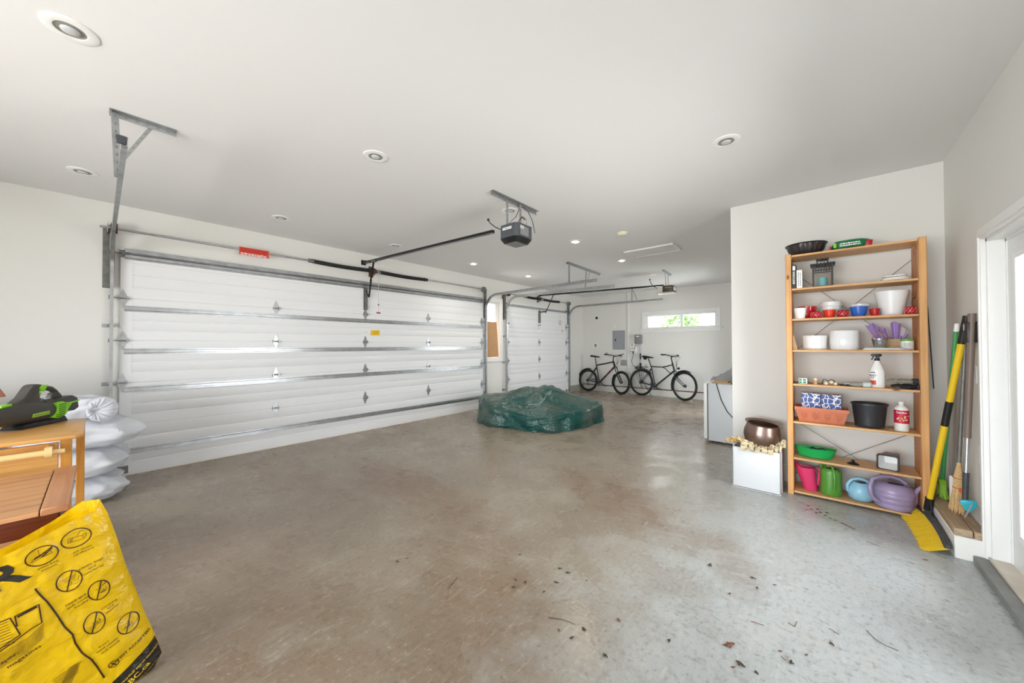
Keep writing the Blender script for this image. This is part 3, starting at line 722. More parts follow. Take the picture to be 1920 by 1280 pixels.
# windows added out of the frame to bring in daylight
t = thing('added_window_3', (XB, (K0+K1)/2, KZ0), kind='structure'); mb = MB()
for a in ((K0, K0+.06, KZ0, KZ1), (K1-.06, K1, KZ0, KZ1), (K0, K1, KZ0, KZ0+.06), (K0, K1, KZ1-.06, KZ1), ((K0+K1)/2-.03, (K0+K1)/2+.03, KZ0, KZ1)): mb.box(XB-.1, XB-(.04 if a[3]-a[2] > .5 else .043), a[0], a[1], a[2], a[3])
obj('window_frame', mb, G['trim'], t); obj('pane', MB().box(XB-.072, XB-.068, K0+.03, K1-.03, KZ0+.03, KZ1-.03), G['glass'], t)
t = thing('added_window_5', (2.0, YR, .2), kind='structure'); mb = MB()  # narrow window added beside the glazed door for extra daylight
for a in ((1.7, 1.76, .2, 2.06), (2.24, 2.3, .2, 2.06), (1.7, 2.3, .2, .26), (1.7, 2.3, 2.0, 2.06)): mb.box(a[0], a[1], YR-.1, YR-(.04 if a[3]-a[2] > .5 else .043), a[2], a[3])
obj('window_frame', mb, G['trim'], t); obj('pane', MB().box(1.73, 2.27, YR-.072, YR-.068, .23, 2.03), G['glass'], t)
t = thing('added_window_4', ((A0+A1)/2, YP-.02, AZ0), kind='structure'); mb = MB()  # unseen far-bay window, added to brighten the bay
for a in ((A0, A0+.06, AZ0, AZ1), (A1-.06, A1, AZ0, AZ1), (A0, A1, AZ0, AZ0+.06), (A0, A1, AZ1-.06, AZ1), ((A0+A1)/2-.03, (A0+A1)/2+.03, AZ0, AZ1)): mb.box(a[0], a[1], YP-.13, YP-(.07 if a[3]-a[2] > .5 else .073), a[2], a[3])
obj('window_frame', mb, G['trim'], t); obj('pane', MB().box(A0+.03, A1-.03, YP-.102, YP-.098, AZ0+.03, AZ1-.03), G['glass'], t)

# ceiling things --------------------------------------------------------------
lit = emit('lamp_glow', (255, 244, 222), 40)
def downlight(name, on):
    t = thing(name, (0, 0, H))
    mb = MB().lathe([(.052, -.002), (.056, -.006), (.082, -.008), (.095, -.004), (.096, 0)], (0, 0, H), 36); obj('trim_ring', mb, G['trim'] if not on else G['trim'], t)
    mb = MB().lathe([(.054, -.004), (.05, -.0015), (.045, -.001), (.0, -.001)], (0, 0, H), 24); obj('reflector', mb, mat('lamp_recess_unlit', (150, 148, 138), .4) if not on else mat('lamp_recess_lit', (230, 225, 210), .4), t)
    mb = MB().sphere((0, 0, H-.006), .034, 16, 8, sz=.32); obj('bulb', mb, lit if on else G['lgrey'], t)
    return t
dl = downlight('downlight', False); dn = downlight('downlight', True)
GL = 'recessed round ceiling lights'
gx = [-.27+1.574*i for i in range(7)]; gy = (-.80, -2.96)
descr = {(0,1): 'unlit recessed light nearest, above the blower at upper left', (0,0): 'unlit recessed light close to top left corner of the wide garage door', (1,1): 'unlit recessed light between left door track hanger and black opener',
 (1,0): 'unlit recessed light above the red warning tag', (2,0): 'unlit recessed light above the rail end of the black opener', (2,1): 'unlit recessed light half hidden behind strap of black opener',
 (3,1): 'glowing recessed light right of the black opener', (3,0): 'glowing recessed light above right end of the wide garage door', (4,0): 'small glowing recessed light above the tall narrow window',
 (4,1): 'glowing recessed light between ceiling hatch and long track hanger', (2.02,-5.2): 'unlit recessed light above the white partition end, nearest the wooden shelves'}
pos = [(gx[0], -2.96, (0,1)), (gx[0]+.0, -.81, (0,0)), (1.29, -2.98, (1,1)), (1.25, -.82, (1,0)), (2.80, -.78, (2,0)), (2.89, -3.03, (2,1)), (4.44, -2.96, (3,1)), (4.42, -.78, (3,0)), (6.03, -.82, (4,0)), (6.03, -2.98, (4,1)), (2.92, -5.17, (2.02,-5.2))]
fu = fo = True
for x, y, k in pos:
    on = k in ((3,1), (3,0), (4,0), (4,1)); src = dn if on else dl
    if (on and fo) or (not on and fu):
        o = src; o.location = (x, y, H); W[o] = V((x, y, H))
        for c in kids(o): W[c] = W[o]
        if on: fo = False
        else: fu = False
        o['label'] = descr[k]
    else: o = dup(src, (x, y, H), descr[k])
    o['category'] = 'ceiling light'; o['group'] = GL
    if on:
        ld = bpy.data.lights.new('lamp_light', 'SPOT'); ld.energy = 16; ld.color = (1, .94, .84); ld.spot_size = 2.5; ld.spot_blend = .8; ld.shadow_soft_size = .04
        lo = bpy.data.objects.new('lamp_light', ld); COL.objects.link(lo); lo.location = (x, y, H-.03)
for x, y, n in ((9.30, -.70, 'small flat round ceiling fitting in the far left corner'), (9.29, -2.97, 'small flat round ceiling fitting over the back window'), (7.66, -2.95, 'flat round ceiling plate beside second opener bracket')):
    obj('ceiling_plate', MB().lathe([(0, -.012), (.06, -.011), (.075, -.006), (.08, 0)], (x, y, H), 24), G['trim'], None, n, 'ceiling plate', 'flat round ceiling plates')
t = thing('smoke_detector', (4.5, -3.66, H), 'round yellowed smoke detector on the ceiling between the two openers', 'smoke detector')
obj('base', MB().lathe([(.07, 0), (.07, -.012), (.062, -.016), (0, -.016)], (4.5, -3.66, H), 28), mat('yellowed_plastic', (226, 220, 190), .5), t)
obj('cover', MB().lathe([(.06, -.016), (.055, -.034), (.035, -.042), (0, -.042)], (4.5, -3.66, H), 28), mat('cream_plastic', (230, 226, 204), .5), t)
mb = MB().box(5.49, 5.89, -4.0, -3.29, H-.018, H+.001, bev=.002); h = obj('access_hatch', mb, G['ceil'], None, 'white rectangular attic hatch panel in the ceiling near the partition', 'ceiling hatch')
mb = MB()
for a in ((5.46, 5.49, -4.03, -3.26), (5.89, 5.92, -4.03, -3.26), (5.49, 5.89, -4.03, -4.0), (5.49, 5.89, -3.29, -3.26)): mb.box(a[0], a[1], a[2], a[3], H-.022, H, bev=.002)
obj('hatch_trim', mb, G['trim'], h)
# ------------------------------------------------------------------ wooden shelving unit
sx0, sx1 = 4.073, 4.373; ya, yb = -5.449, -6.333
SZ = [2.234, 1.921, 1.637, 1.347, 1.032, .683, .348, .040]
sh = thing('shelving_unit', (4.22, -5.89, 0), 'tall open pine shelving unit with eight boards and cross wires against the partition', 'shelves')
for y0, y1, inner in ((ya, ya-.044, -1), (yb+.044, yb, 1)):
    yi0, yi1 = min(y0, y1), max(y0, y1)
    for xa in (sx0, sx1-.044):
        mb = MB().box(xa, xa+.044, yi0, yi1, 0, 2.245, bev=.003)
        obj('post', mb, G['pinez'], sh)
    # perforated side infill
    mb = MB().box(sx0+.044, sx1-.044, yi0+.012, yi1-.012, .02, .09).box(sx0+.044, sx1-.044, yi0+.012, yi1-.012, 2.16, 2.235)
    obj('side_rail', mb, G['pinez'], sh)
    yf = yi0+.012 if inner == -1 else yi1-.012
    mb = MB().box(sx0+.045, sx1-.001, yi0-.0006 if inner == -1 else yi1-.012, yi0+.012 if inner == -1 else yi1+.0006, .03, 2.20); mb.mi = 1
    z = .08; ys = (yf-.0062-.0005 if inner == -1 else yf+.0062+.0005)
    ys = (yi0-.0006) if inner == -1 else (yi1+.0006)
    while z < 2.15:
        for x in (sx0+.095, sx1-.075):
            mb.quad((x-.004, ys-inner*-.0008, z-.004), (x+.004, ys-inner*-.0008, z-.004), (x+.004, ys-inner*-.0008, z+.004), (x-.004, ys-inner*-.0008, z+.004))
        z += .032
    obj('side_panel', mb, [wood('orange_pine_side', (216, 150, 90), (192, 120, 66), .5, 'z'), G['hole']], sh)
for z in SZ:
    mb = MB().box(sx0+.002, sx1-.004, yb+.046, ya-.046, z-.018, z, bev=.002)
    obj('shelf_board', mb, G['pine'], sh)
mb = MB()
xw = sx1+.004
mb.bm.free()
for za, zb in ((2.14, 1.30), (.66, .10)):
    for p, q in ((za, zb), (zb, za)): obj('cross_brace', MB().tube([(xw, ya-.02, p), (xw, yb+.02, q)], .0026, seg=6), G['galvd'], sh)

def bowl(name, c, r0, r1, h, m, label, cat, group=None, foot=0, t=.004, seg=32, lip=0, org=None):
    """round vessel: base radius r0, rim radius r1"""
    x, y, z = c
    prof = [(0, 0), (r0*.9, 0), (r0, .003)]
    n = 6
    for i in range(1, n+1):
        u = i/n; prof.append((r0+(r1-r0)*u**(.75 if foot else 1), .003+(h-.003)*u))
    if lip: prof += [(r1+lip, h-.004), (r1+lip, h)]
    prof += [(r1-t*.5, h+.0015), (r1-t, h)]
    for i in range(n-1, 0, -1):
        u = i/n; prof.append((r0+(r1-r0)*u**(.75 if foot else 1)-t, .006+(h-.003)*u))
    prof += [(r0*.8, .008), (0, .008)]
    mb = MB().lathe(prof, (x, y, z+.0005), seg)
    return obj(name, mb, m, None, label, cat, group)
BW = 'bowls and pots on the third shelf'
# --- top of unit
def flute(t, i): return 1+(.075*abs(math.cos(10*t)) if 1 <= i <= 4 else 0)
z = SZ[0]
mb = MB().lathe([(.03, .001), (.085, .001), (.098, .008), (.122, .045), (.135, .085), (.143, .098), (.158, .101), (.158, .105), (.142, .106), (.13, .088), (.115, .045), (.09, .012), (.055, .010), (.035, .06), (.02, .062)], (4.21, -5.598, z), 96, fn=flute, sx=1, sy=1)
obj('bundt_pan', mb, mat('dark_nonstick', (66, 60, 60), .32, .5), None, 'dark fluted round cake tin on top of the wooden shelves', 'cake tin')
# green and red bag of soil
def pillow(mb, c, sx, sy, sz, nu=30, nv=20, p=2.6, wr=.012, seed=0, flat=.0):
    c = V(c)
    def f(u, v):
        t = u*2*PI; a = (v-.5)*PI
        ca, sa = math.cos(a), math.sin(a); ct, st = math.cos(t), math.sin(t)
        e = 2/p; pw = lambda q: math.copysign(abs(q)**e, q)
        P_ = V((pw(ct)*pw(ca)*sx, pw(st)*pw(ca)*sy, pw(sa)*sz))
        n = noise.noise_vector(P_*9+V((seed, seed*2, 0)))*wr + noise.noise_vector(P_*24+V((seed, 0, 3)))*wr*.35
        q = P_+n; q.z = max(q.z, -sz*(1-flat)+.0)
        return c+q
    mb.grid(f, nu, nv, cu=True); return mb
mb = MB(); pillow(mb, (4.22, -5.905, z+.046), .10, .128, .046, 36, 24, 3.2, .007, 3, .0)
for v in mb.bm.verts:
    v.co.z = max(v.co.z, z+.001)
    if v.co.y > -5.80: v.co.z = z+.001+(v.co.z-z)*max(.25, 1-(v.co.y+5.80)*16)
sb = obj('soil_bag', mb, film('green_foil', (14, 120, 74), .3, .05, .5, 22), None, 'green and red plastic packet lying on top of the shelves', 'packet')
mb = MB().box(4.135, 4.30, -5.777, -5.765, z+.002, z+.045, bev=.003).prism([(-6.035, z+.004), (-5.99, z+.004), (-6.0, z+.06), (-6.04, z+.055)], 0, 4.125, 4.16, bev=.003); obj('red_end', mb, film('red_foil', (178, 28, 30), .3, .05), sb)
mb = MB().quad((4.112, -5.79, z+.02), (4.112, -5.81, z+.02), (4.115, -5.81, z+.06), (4.115, -5.79, z+.06)); mb.mi = 1
scribble(mb, frame((4.108, -5.90, z+.04), (0, -1, 0), (0, 0, 1)), .13, .035, 2, 8, .6); obj('print', mb, [mat('lime_print', (150, 200, 50), .5), G['white']], sb)
# --- second shelf
z = SZ[1]
bk = obj('book', MB().box(4.085, 4.24, -5.528, -5.497, z, z+.225, bev=.002), G['blk'], None, 'black book standing at far left of second shelf', 'book', 'books on the second shelf')
mb = MB(); add_text(mb, 'SKETCHING', .022, frame((4.0845, -5.512, z+.10), (0, 0, 1), (0, 1, 0)), .02); mb.box(4.0842, 4.0846, -5.522, -5.503, z+.17, z+.21); mb.bm.verts.ensure_lookup_table()
obj('lettering', mb, G['white'], bk)
bk.data.name = 'book'
bk2 = obj('book', MB().box(4.085, 4.23, -5.572, -5.531, z, z+.168, bev=.001), G['white'], None, 'white paperback beside the black book on second shelf', 'book', 'books on the second shelf')
mb = MB(); scribble(mb, frame((4.0845, -5.551, z+.085), (0, 0, 1), (0, 1, 0)), .13, .026, 2, 12, .35); obj('lettering', mb, G['dgrey'], bk2)
# lantern
lx, ly = 4.19, -5.715; hw = .066
la = thing('candle_lantern', (lx, ly, z), 'black pagoda-shaped lantern holding a teal candle on second shelf', 'lantern')
mb = MB()
for a in (-1, 1):
    for b in (-1, 1): mb.box(lx+a*hw-.006, lx+a*hw+.006, ly+b*hw-.006, ly+b*hw+.006, z+.001, z+.20)
for zz in (z+.006, z+.15, z+.175, z+.20):
    for a in (-1, 1):
        mb.box(lx-hw, lx+hw, ly+a*hw-.004, ly+a*hw+.004, zz-.004, zz+.004); mb.box(lx+a*hw-.004, lx+a*hw+.004, ly-hw, ly+hw, zz-.004, zz+.004)
for k in range(1, 7):
    o = -hw+2*hw*k/7
    for a in (-1, 1): mb.box(lx+a*hw-.003, lx+a*hw+.003, ly+o-.0035, ly+o+.0035, z+.15, z+.20).box(lx+o-.0035, lx+o+.0035, ly+a*hw-.003, ly+a*hw+.003, z+.15, z+.20)
mb.box(lx-hw, lx+hw, ly-hw, ly+hw, z+.002, z+.008)
obj('frame', mb, G['blk'], la)
mb = MB(); h2 = .086
mb.box(lx-h2, lx+h2, ly-h2, ly+h2, z+.20, z+.214, bev=.003)
for a in (-1, 1):
    for b in (-1, 1): mb.box(lx+a*.036-.005, lx+a*.036+.005, ly+b*.036-.005, ly+b*.036+.005, z+.21, z+.25)
for k in (-.012, .012):
    for a in (-1, 1): mb.box(lx+a*.036-.003, lx+a*.036+.003, ly+k-.003, ly+k+.003, z+.21, z+.25).box(lx+k-.003, lx+k+.003, ly+a*.036-.003, ly+a*.036+.003, z+.21, z+.25)
mb.box(lx-.045, lx+.045, ly-.045, ly+.045, z+.25, z+.262, bev=.002)
obj('roof', mb, G['blk'], la)
for a in (-1, 1): obj('glass_pane', MB().box(lx+a*(hw-.004)-.0008, lx+a*(hw-.004)+.0008, ly-hw, ly+hw, z+.01, z+.146), G['glass'], la)
mb = MB().lathe([(0, 0), (.032, 0), (.034, .004), (.034, .074), (.030, .082), (.01, .080), (0, .078)], (lx, ly, z+.0085), 28); obj('candle', mb, mat('teal_wax', (120, 184, 186), .5), None, 'teal pillar candle inside the black lantern', 'candle')
# folded cloth
mb = MB()
for k in range(3):
    pillow(mb, (4.21, -6.175+.004*k, z+.010+.016*k), .10-.006*k, .088-.010*k, .0095, 28, 12, 4, .004, 20+k)
obj('folded_cloth', mb, mat('white_cotton', (236, 236, 234), .9, bump=.2, bscale=60), None, 'folded white cloth at right end of second shelf', 'cloth')
# --- third shelf
z = SZ[2]
bowl('cup', (4.13, -5.552, z), .036, .048, .098, G['whiteg'], 'white tapered cup at left end of third shelf', 'cup', BW)
bowl('bowl', (4.23, -5.60, z), .055, .074, .115, G['redg'], 'large crimson bowl behind the white cup', 'bowl', BW, 1)
mb = MB().lathe([(0, .001), (.055, .001), (.068, .08), (.07, .082), (.07, .09), (.067, .09), (.067, .112), (.075, .113), (.076, .12), (.070, .15), (.071, .152), (.0, .152)], (4.265, -5.772, z), 32)
obj('tub', mb, G['white'], None, 'stack of white lidded tubs at back of third shelf', 'tub', BW)
mred = mat('crimson_glass', (172, 14, 30), .15, coat=.5)
def swirl(name, y, r, h, label, x=4.135):
    prof = [(0, .001), (r*.7, .001), (r*.93, .01), (r, h*.45), (r*.93, h*.85), (r*.72, h), (r*.6, h), (r*.55, h*.7), (0, h*.6)]
    o = obj(name, MB().lathe(prof, (x, y, z), 32), mred, None, label, 'candle holder', 'red striped glass holders')
    mb = MB()
    for k in range(10):
        pts = []
        for i in range(9):
            u = i/8; zz = h*(.14+.72*u); a = 2*PI*k/10+u*.9; rr = r*(.95+.055*math.sin(PI*u))+.0005
            pts.append((x+rr*math.cos(a), y+rr*math.sin(a), z+zz))
        mb.tube(pts, .0018, seg=4)
    obj('stripe', mb, mat('pink_stripe', (232, 140, 140), .2), o)
swirl('candle_holder', -5.668, .041, .062, 'red striped glass holder left of the orange bowl')
bowl('bowl', (4.13, -5.757, z), .031, .044, .066, G['orange'], 'small orange red bowl between two red striped holders', 'bowl', BW, 1)
swirl('candle_holder', -5.846, .043, .060, 'red striped glass holder left of the blue bowl')
bl = bowl('bowl', (4.16, -5.95, z), .040, .060, .086, G['blue'], 'blue glazed bowl with a banded rim on third shelf', 'bowl', BW, 1, lip=.003)
bowl('bowl', (4.27, -5.965, z), .045, .064, .115, G['whiteg'], 'white bowl behind the blue bowl', 'bowl', BW, 1)
bowl('bowl', (4.13, -6.045, z), .024, .035, .060, G['redg'], 'small gloss red cup bowl between blue bowl and big white pot', 'bowl', BW, 1)
bowl('flower_pot', (4.22, -6.153, z), .070, .106, .205, G['whiteg'], 'largest white tapered pot on the third shelf', 'pot', BW, t=.006)
swirl('candle_holder', -6.248, .034, .064, 'red striped glass holder at right end of third shelf, wire hook above', 4.125)
mb = MB().tube([(4.14, -6.262, z+.05), (4.14, -6.258, z+.09), (4.15, -6.262, z+.12), (4.16, -6.28, z+.14)], .0025, seg=6)
obj('wire_hook', mb, G['blk'], None, 'thin black curved wire standing behind rightmost red holder', 'wire')
# --- fourth shelf
z = SZ[3]
mb = MB().prism([(-5.498, z+.001), (-5.532, z+.001), (-5.503, z+.135), (-5.496, z+.13)], 0, 4.12, 4.17); obj('wood_offcut', mb, G['kraft'], None, 'tan offcut leaning on left post of fourth shelf', 'offcut')
po = bowl('flower_pot', (4.2, -5.652, z+.012), .086, .091, .118, G['whiteg'], 'low wide white pot on a saucer on fourth shelf', 'pot', 'white pots on the fourth shelf')
obj('saucer', MB().lathe([(0, -.0118), (.088, -.0118), (.092, -.006), (.092, 0), (.0, 0)], (4.2, -5.652, z+.0125), 32), mat('tan_edge_saucer', (232, 214, 198), .3), po)
mb = MB().lathe([(0, .001), (.092, .001), (.098, .008), (.1, .06), (.1, .165), (.096, .172), (.092, .165), (.092, .01), (0, .009)], (4.2, -5.855, z), 36, sx=1)
obj('flower_pot', mb, G['whiteg'], None, 'tall white cylinder pot in the middle of fourth shelf', 'pot', 'white pots on the fourth shelf')
mb = MB().box(4.09, 4.33, -6.20, -5.965, z+.001, z+.012, bev=.004, seg=2).box(4.10, 4.32, -6.19, -5.975, z+.010, z+.020, bev=.004, seg=2)
obj('plastic_tray', mb, mat('clear_plastic_sheet', (206, 208, 204), .25), None, 'flat translucent tray lying on right half of fourth shelf', 'tray')
mb = MB().lathe([(0, .001), (.034, .001), (.036, .003), (.042, .03), (.0435, .032), (.0435, .036), (.044, .037), (.048, .066), (.052, .070), (.052, .075), (.047, .072), (.04, .03), (.034, .006), (0, .006)], (4.17, -6.075, z+.0205), 32)
bu = obj('tin_bucket', mb, mat('polished_tin', (200, 202, 200), .22, 1), None, 'small shiny tin bucket standing on the clear tray', 'bucket')
obj('handle', MB().tube([(4.17, -6.075+.045*math.cos(a), z+.088+.055*math.sin(a)) for a in [i*PI/12 for i in range(13)]], .004, seg=6), mat('brown_cord_handle', (176, 124, 84), .6), bu)
gb = obj('gift_bag', MB().box(4.25, 4.32, -6.205, -6.095, z+.0205, z+.095), G['kraft'], None, 'brown paper bag stuffed with purple tissue on fourth shelf', 'paper bag')
mb = MB()
for k, (y0, y1, h, s) in enumerate(((-6.11, -6.05, .225, .05), (-6.15, -6.10, .19, .02), (-6.20, -6.14, .235, -.015), (-6.215, -6.17, .13, -.04))):
    def f(u, v, y0=y0, y1=y1, h=h, s=s, k=k):
        return V((4.27+.02*k/3+.012*math.sin(u*9+k), y0+(y1-y0)*u*(.6+.5*v)+s*v, z+.06+(h-.06)*v+.012*math.sin(u*6+2*k)*v))
    mb.grid(f, 8, 6)
ti = obj('tissue', mb, film('purple_tissue', (190, 162, 226), .7, .3, .3, 30), gb, label='purple tissue paper')
mb = MB(); mb.grid(lambda u, v: V((4.30+.01*math.sin(u*8), -6.19-.05*u-.02*v, z+.08+.13*v-.05*u)), 6, 5); obj('tissue', mb, film('white_tissue', (226, 220, 228), .7, .3, .3, 30), gb, label='white tissue paper')
ja = obj('jar', MB().lathe([(0, .001), (.035, .001), (.038, .006), (.038, .075), (0, .075)], (4.19, -6.235, z), 28), G['white'], None, 'white plastic jar with green lid at right end of fourth shelf', 'jar')
obj('lid', MB().lathe([(0, .094), (.037, .094), (.039, .09), (.039, .076), (0, .076)], (4.19, -6.235, z), 28), mat('green_lid', (104, 172, 62), .4), ja)
mb = MB(); scribble(mb, frame((4.1515, -6.232, z+.045), (0, -1, 0), (0, 0, 1)), .04, .03, 4, 31, .4); obj('print', mb, G['dgrey'], ja)
mb = MB(); pillow(mb, (4.12, -6.215, z+.009), .03, .035, .009, 18, 10, 2, .008, 44); obj('plastic_wrapper', mb, film('clear_wrap', (222, 224, 224), .15, .2, .6, 40), None, 'crumpled clear wrapper in front of the green-lidded jar', 'wrapper')
# --- fifth shelf
z = SZ[4]
mb = MB(); mb.box(4.10, 4.15, -5.598, -5.535, z+.001, z+.052, bev=.004, M=None, seg=2)
gg = obj('wrapped_gift', mb, G['white'], None, 'tiny green and white parcel on left of fifth shelf', 'parcel')
mb = MB()
for j in range(2):
    for k in range(2): mb.box(4.0985, 4.1005, -5.590+.030*k, -5.590+.030*k+.022, z+.007+.022*j, z+.007+.022*j+.017)
obj('green_patch', mb, mat('green_paper', (16, 138, 92), .5), gg)
mb = MB().tube([(4.12, -5.50, z+.02), (4.11, -5.52, z+.012), (4.12, -5.545, z+.022), (4.12, -5.60, z+.02), (4.11, -5.62, z+.008), (4.13, -5.66, z+.01), (4.12, -5.70, z+.006)], .0028, seg=6)
mb.tube([(4.11, -5.50, z+.008), (4.13, -5.53, z+.016), (4.11, -5.56, z+.006)], .0028, seg=6).tube([(4.14, -5.70, z+.006), (4.13, -5.712, z+.05), (4.13, -5.725, z+.048), (4.14, -5.745, z+.034), (4.13, -5.762, z+.05), (4.13, -5.776, z+.045), (4.14, -5.80, z+.012), (4.12, -5.83, z+.008)], .0034, seg=6)
sl = obj('light_string', mb, G['blk'], None, 'black cable of cream bulbs tangled on left half of fifth shelf', 'string lights')
for x, y, zz, r in ((4.12, -5.655, .045, .014), (4.10, -5.728, .016, .015), (4.12, -5.765, .027, .016), (4.10, -5.79, .016, .014)):
    obj('bulb', MB().sphere((x, y, z+zz), r, 14, 8), mat('cream_bulb', (240, 226, 190), .3), sl)
obj('bulb_base', MB().cyl((4.12, -5.655, z+.001), (4.12, -5.655, z+.034), .017, .014, seg=12), mat('amber_base', (190, 150, 96), .4), sl)
def glove(name, c, dirv, m1, m2, label, s=1, z0=0, flip=1):
    """work glove lying flat: palm, four fingers, thumb and knitted cuff"""
    c = V(c); d = V(dirv).normalized(); n = V((-d.y, d.x, 0))*flip
    o = thing(name, c, label, 'glove', 'work gloves on the fifth shelf')
    mb = MB()
    for k in range(4):
        a = c+n*(.03-.02*k)*s+d*.03*s; b = a+d*(.075-.012*abs(k-1.3))*s+V((0, 0, .010*s*math.sin(k*2)+.004)); b.z = max(b.z, c.z+.010)
        mb.tube([a+V((0, 0, .012)), (a+b)/2+V((0, 0, .022)), b+V((0, 0, .006))], [.011*s, .0115*s, .008*s], seg=8)
    a = c+n*.035*s-d*.02*s; mb.tube([a+V((0, 0, .012)), a+n*.03*s+d*.02*s+V((0, 0, .018)), a+n*.04*s+d*.05*s+V((0, 0, .020))], [.012*s, .012*s, .008*s], seg=8)
    M = Matrix((d, n, V((0, 0, 1)))).transposed().to_4x4(); M.translation = c
    q = MB(); pillow(q, (0, 0, .020), .05*s, .042*s, .019, 24, 14, 2.6, .005, 9); q.xf(M)
    vm = {v: mb.bm.verts.new(v.co) for v in q.bm.verts}
    for f in q.bm.faces: g = mb.bm.faces.new([vm[v] for v in f.verts]); g.smooth = True
    q.bm.free(); obj('palm', mb, m1, o)
    q = MB(); pillow(q, (-.07*s, 0, .022), .034*s, .044*s, .021, 20, 12, 4, .004, 5); q.xf(M); obj('cuff', q, m2, o)
    return o
glove('glove', (4.12, -5.93, z), (.1, 1, 0), mat('grey_knit', (168, 168, 160), .9, bump=.3, bscale=200), mat('pale_grey_cuff', (206, 214, 214), .8), 'light grey glove left of the spray bottle on fifth shelf', .9)
mb = MB().tube([(4.10, -5.82, z+.01), (4.10, -5.87, z+.012), (4.11, -5.94, z+.01)], [.004, .008, .006], seg=6).tube([(4.12, -5.82, z+.008), (4.11, -5.87, z+.01), (4.13, -5.93, z+.008)], .006, seg=6)
obj('pruning_shears', mb, G['blk'], None, 'black handled shears lying beside light grey glove', 'shears')
sp = thing('spray_bottle', (4.14, -6.05, z), 'white spray bottle with black trigger and red label on fifth shelf', 'spray bottle')
mb = MB().lathe([(0, .001), (.042, .001), (.046, .008), (.046, .135), (.042, .15), (.028, .19), (.018, .215), (.016, .228), (0, .228)], (4.14, -6.055, z), 32, sx=.75, sy=1); obj('bottle', mb, G['white'], sp)
mb = MB().cyl((4.14, -6.055, z+.226), (4.14, -6.055, z+.245), .018, .016, seg=16).box(4.122, 4.158, -6.082, -6.022, z+.262, z+.283, bev=.004, seg=2).box(4.13, 4.15, -6.07, -6.045, z+.24, z+.27).box(4.132, 4.148, -6.030, -6.018, z+.266, z+.279).bar((4.14, -6.035, z+.262), (4.14, -6.022, z+.232), .012, .008, up=(0, 1, 0))
obj('trigger', mb, G['blk'], sp)
def wrapf(cx, cy, rx, ry, a0, z0):
    """map flat (x, y) on to an upright elliptic cylinder"""
    return lambda x, y: V((cx-(rx+.0012)*math.cos(a0+x/ry), cy-(ry+.0012)*math.sin(a0+x/ry), z0+y))
f = wrapf(4.14, -6.055, .0345, .046, 0, z)
def lab(mb, f, x0, x1, y0, y1, n=10):
    mb.grid(lambda u, v: f(x0+(x1-x0)*u, y0+(y1-y0)*v), n, 3)
mb = MB(); lab(mb, lambda x, y: f(x, y), -.058, -.010, .025, .06); l = obj('label', mb, mat('red_orange_label', (206, 70, 44), .4), sp)
f2 = wrapf(4.14, -6.055, .0355, .047, 0, z)
mb = MB(); add_text(mb, 'RUST', .022, None, .02, fn=lambda x, y: f2(x-.033, y+.10)); add_text(mb, 'OUT', .014, None, .02, fn=lambda x, y: f2(x-.033, y+.08)); lab(mb, f2, -.052, -.014, .124, .130)
obj('lettering', mb, G['dgrey'], sp)
glove('glove', (4.15, -6.235, z), (.1, 1, 0), mat('black_rubber_glove', (30, 32, 36), .6), mat('navy_cuff', (28, 32, 46), .7), 'black glove under the grey one at right end of fifth shelf')
glove('glove', (4.16, -6.215, z+.040), (-.05, 1, 0), mat('olive_grey_knit', (140, 136, 122), .9, bump=.3, bscale=200), mat('black_knit_cuff', (46, 48, 52), .8), 'olive grey glove folded on top of the black glove', 1, flip=-1)
# --- sixth shelf
z = SZ[5]
def rbox(mb, x0, x1, y0, y1, z0, h, grow, t=.006, nz=5):
    """tapered open trough"""
    def ring(g, zz, i): return [mb.bm.verts.new(p) for p in ((x0-g+i, y0-g+i, zz), (x1+g-i, y0-g+i, zz), (x1+g-i, y1+g-i, zz), (x0-g+i, y1+g-i, zz))]
    R_ = [ring(0, z0, 0), ring(grow, z0+h-.03, 0), ring(grow+.008, z0+h-.028, 0), ring(grow+.008, z0+h, 0), ring(grow+.008, z0+h, t), ring(0, z0+.012, t)]
    for a, b in zip(R_, R_[1:]):
        for k in range(4): mb._fin([mb.bm.faces.new((a[k], a[(k+1) % 4], b[(k+1) % 4], b[k]))], False)
    mb._fin([mb.bm.faces.new(R_[0]), mb.bm.faces.new(R_[-1])], False)
terr = mat('terracotta', (206, 124, 92), .7, bump=.1, bscale=60, var=.06, vscale=12)
mb = MB(); rbox(mb, 4.14, 4.28, -5.845, -5.535, z+.001, .135, .024)
pl = obj('planter_box', mb, terr, None, 'terracotta window planter with leaf relief on sixth shelf', 'planter')
for y in (-5.575, -5.655, -5.735, -5.815):
    mb = MB()
    def pt(dy, dz): return (4.139-.024*(dz/.105)-.001, y+dy, z+dz)
    mb.tube([pt(.012, .012), pt(0, .04), pt(-.004, .07), pt(.006, .09)], .0028, seg=6)
    for s in (-1, 1):
        for dz in (.03, .048, .066): mb.tube([pt(0, dz), pt(s*.012, dz+.010), pt(s*.024, dz+.030)], [.0012, .0045, .001], seg=6)
    obj('leaf_relief', mb, terr, pl)
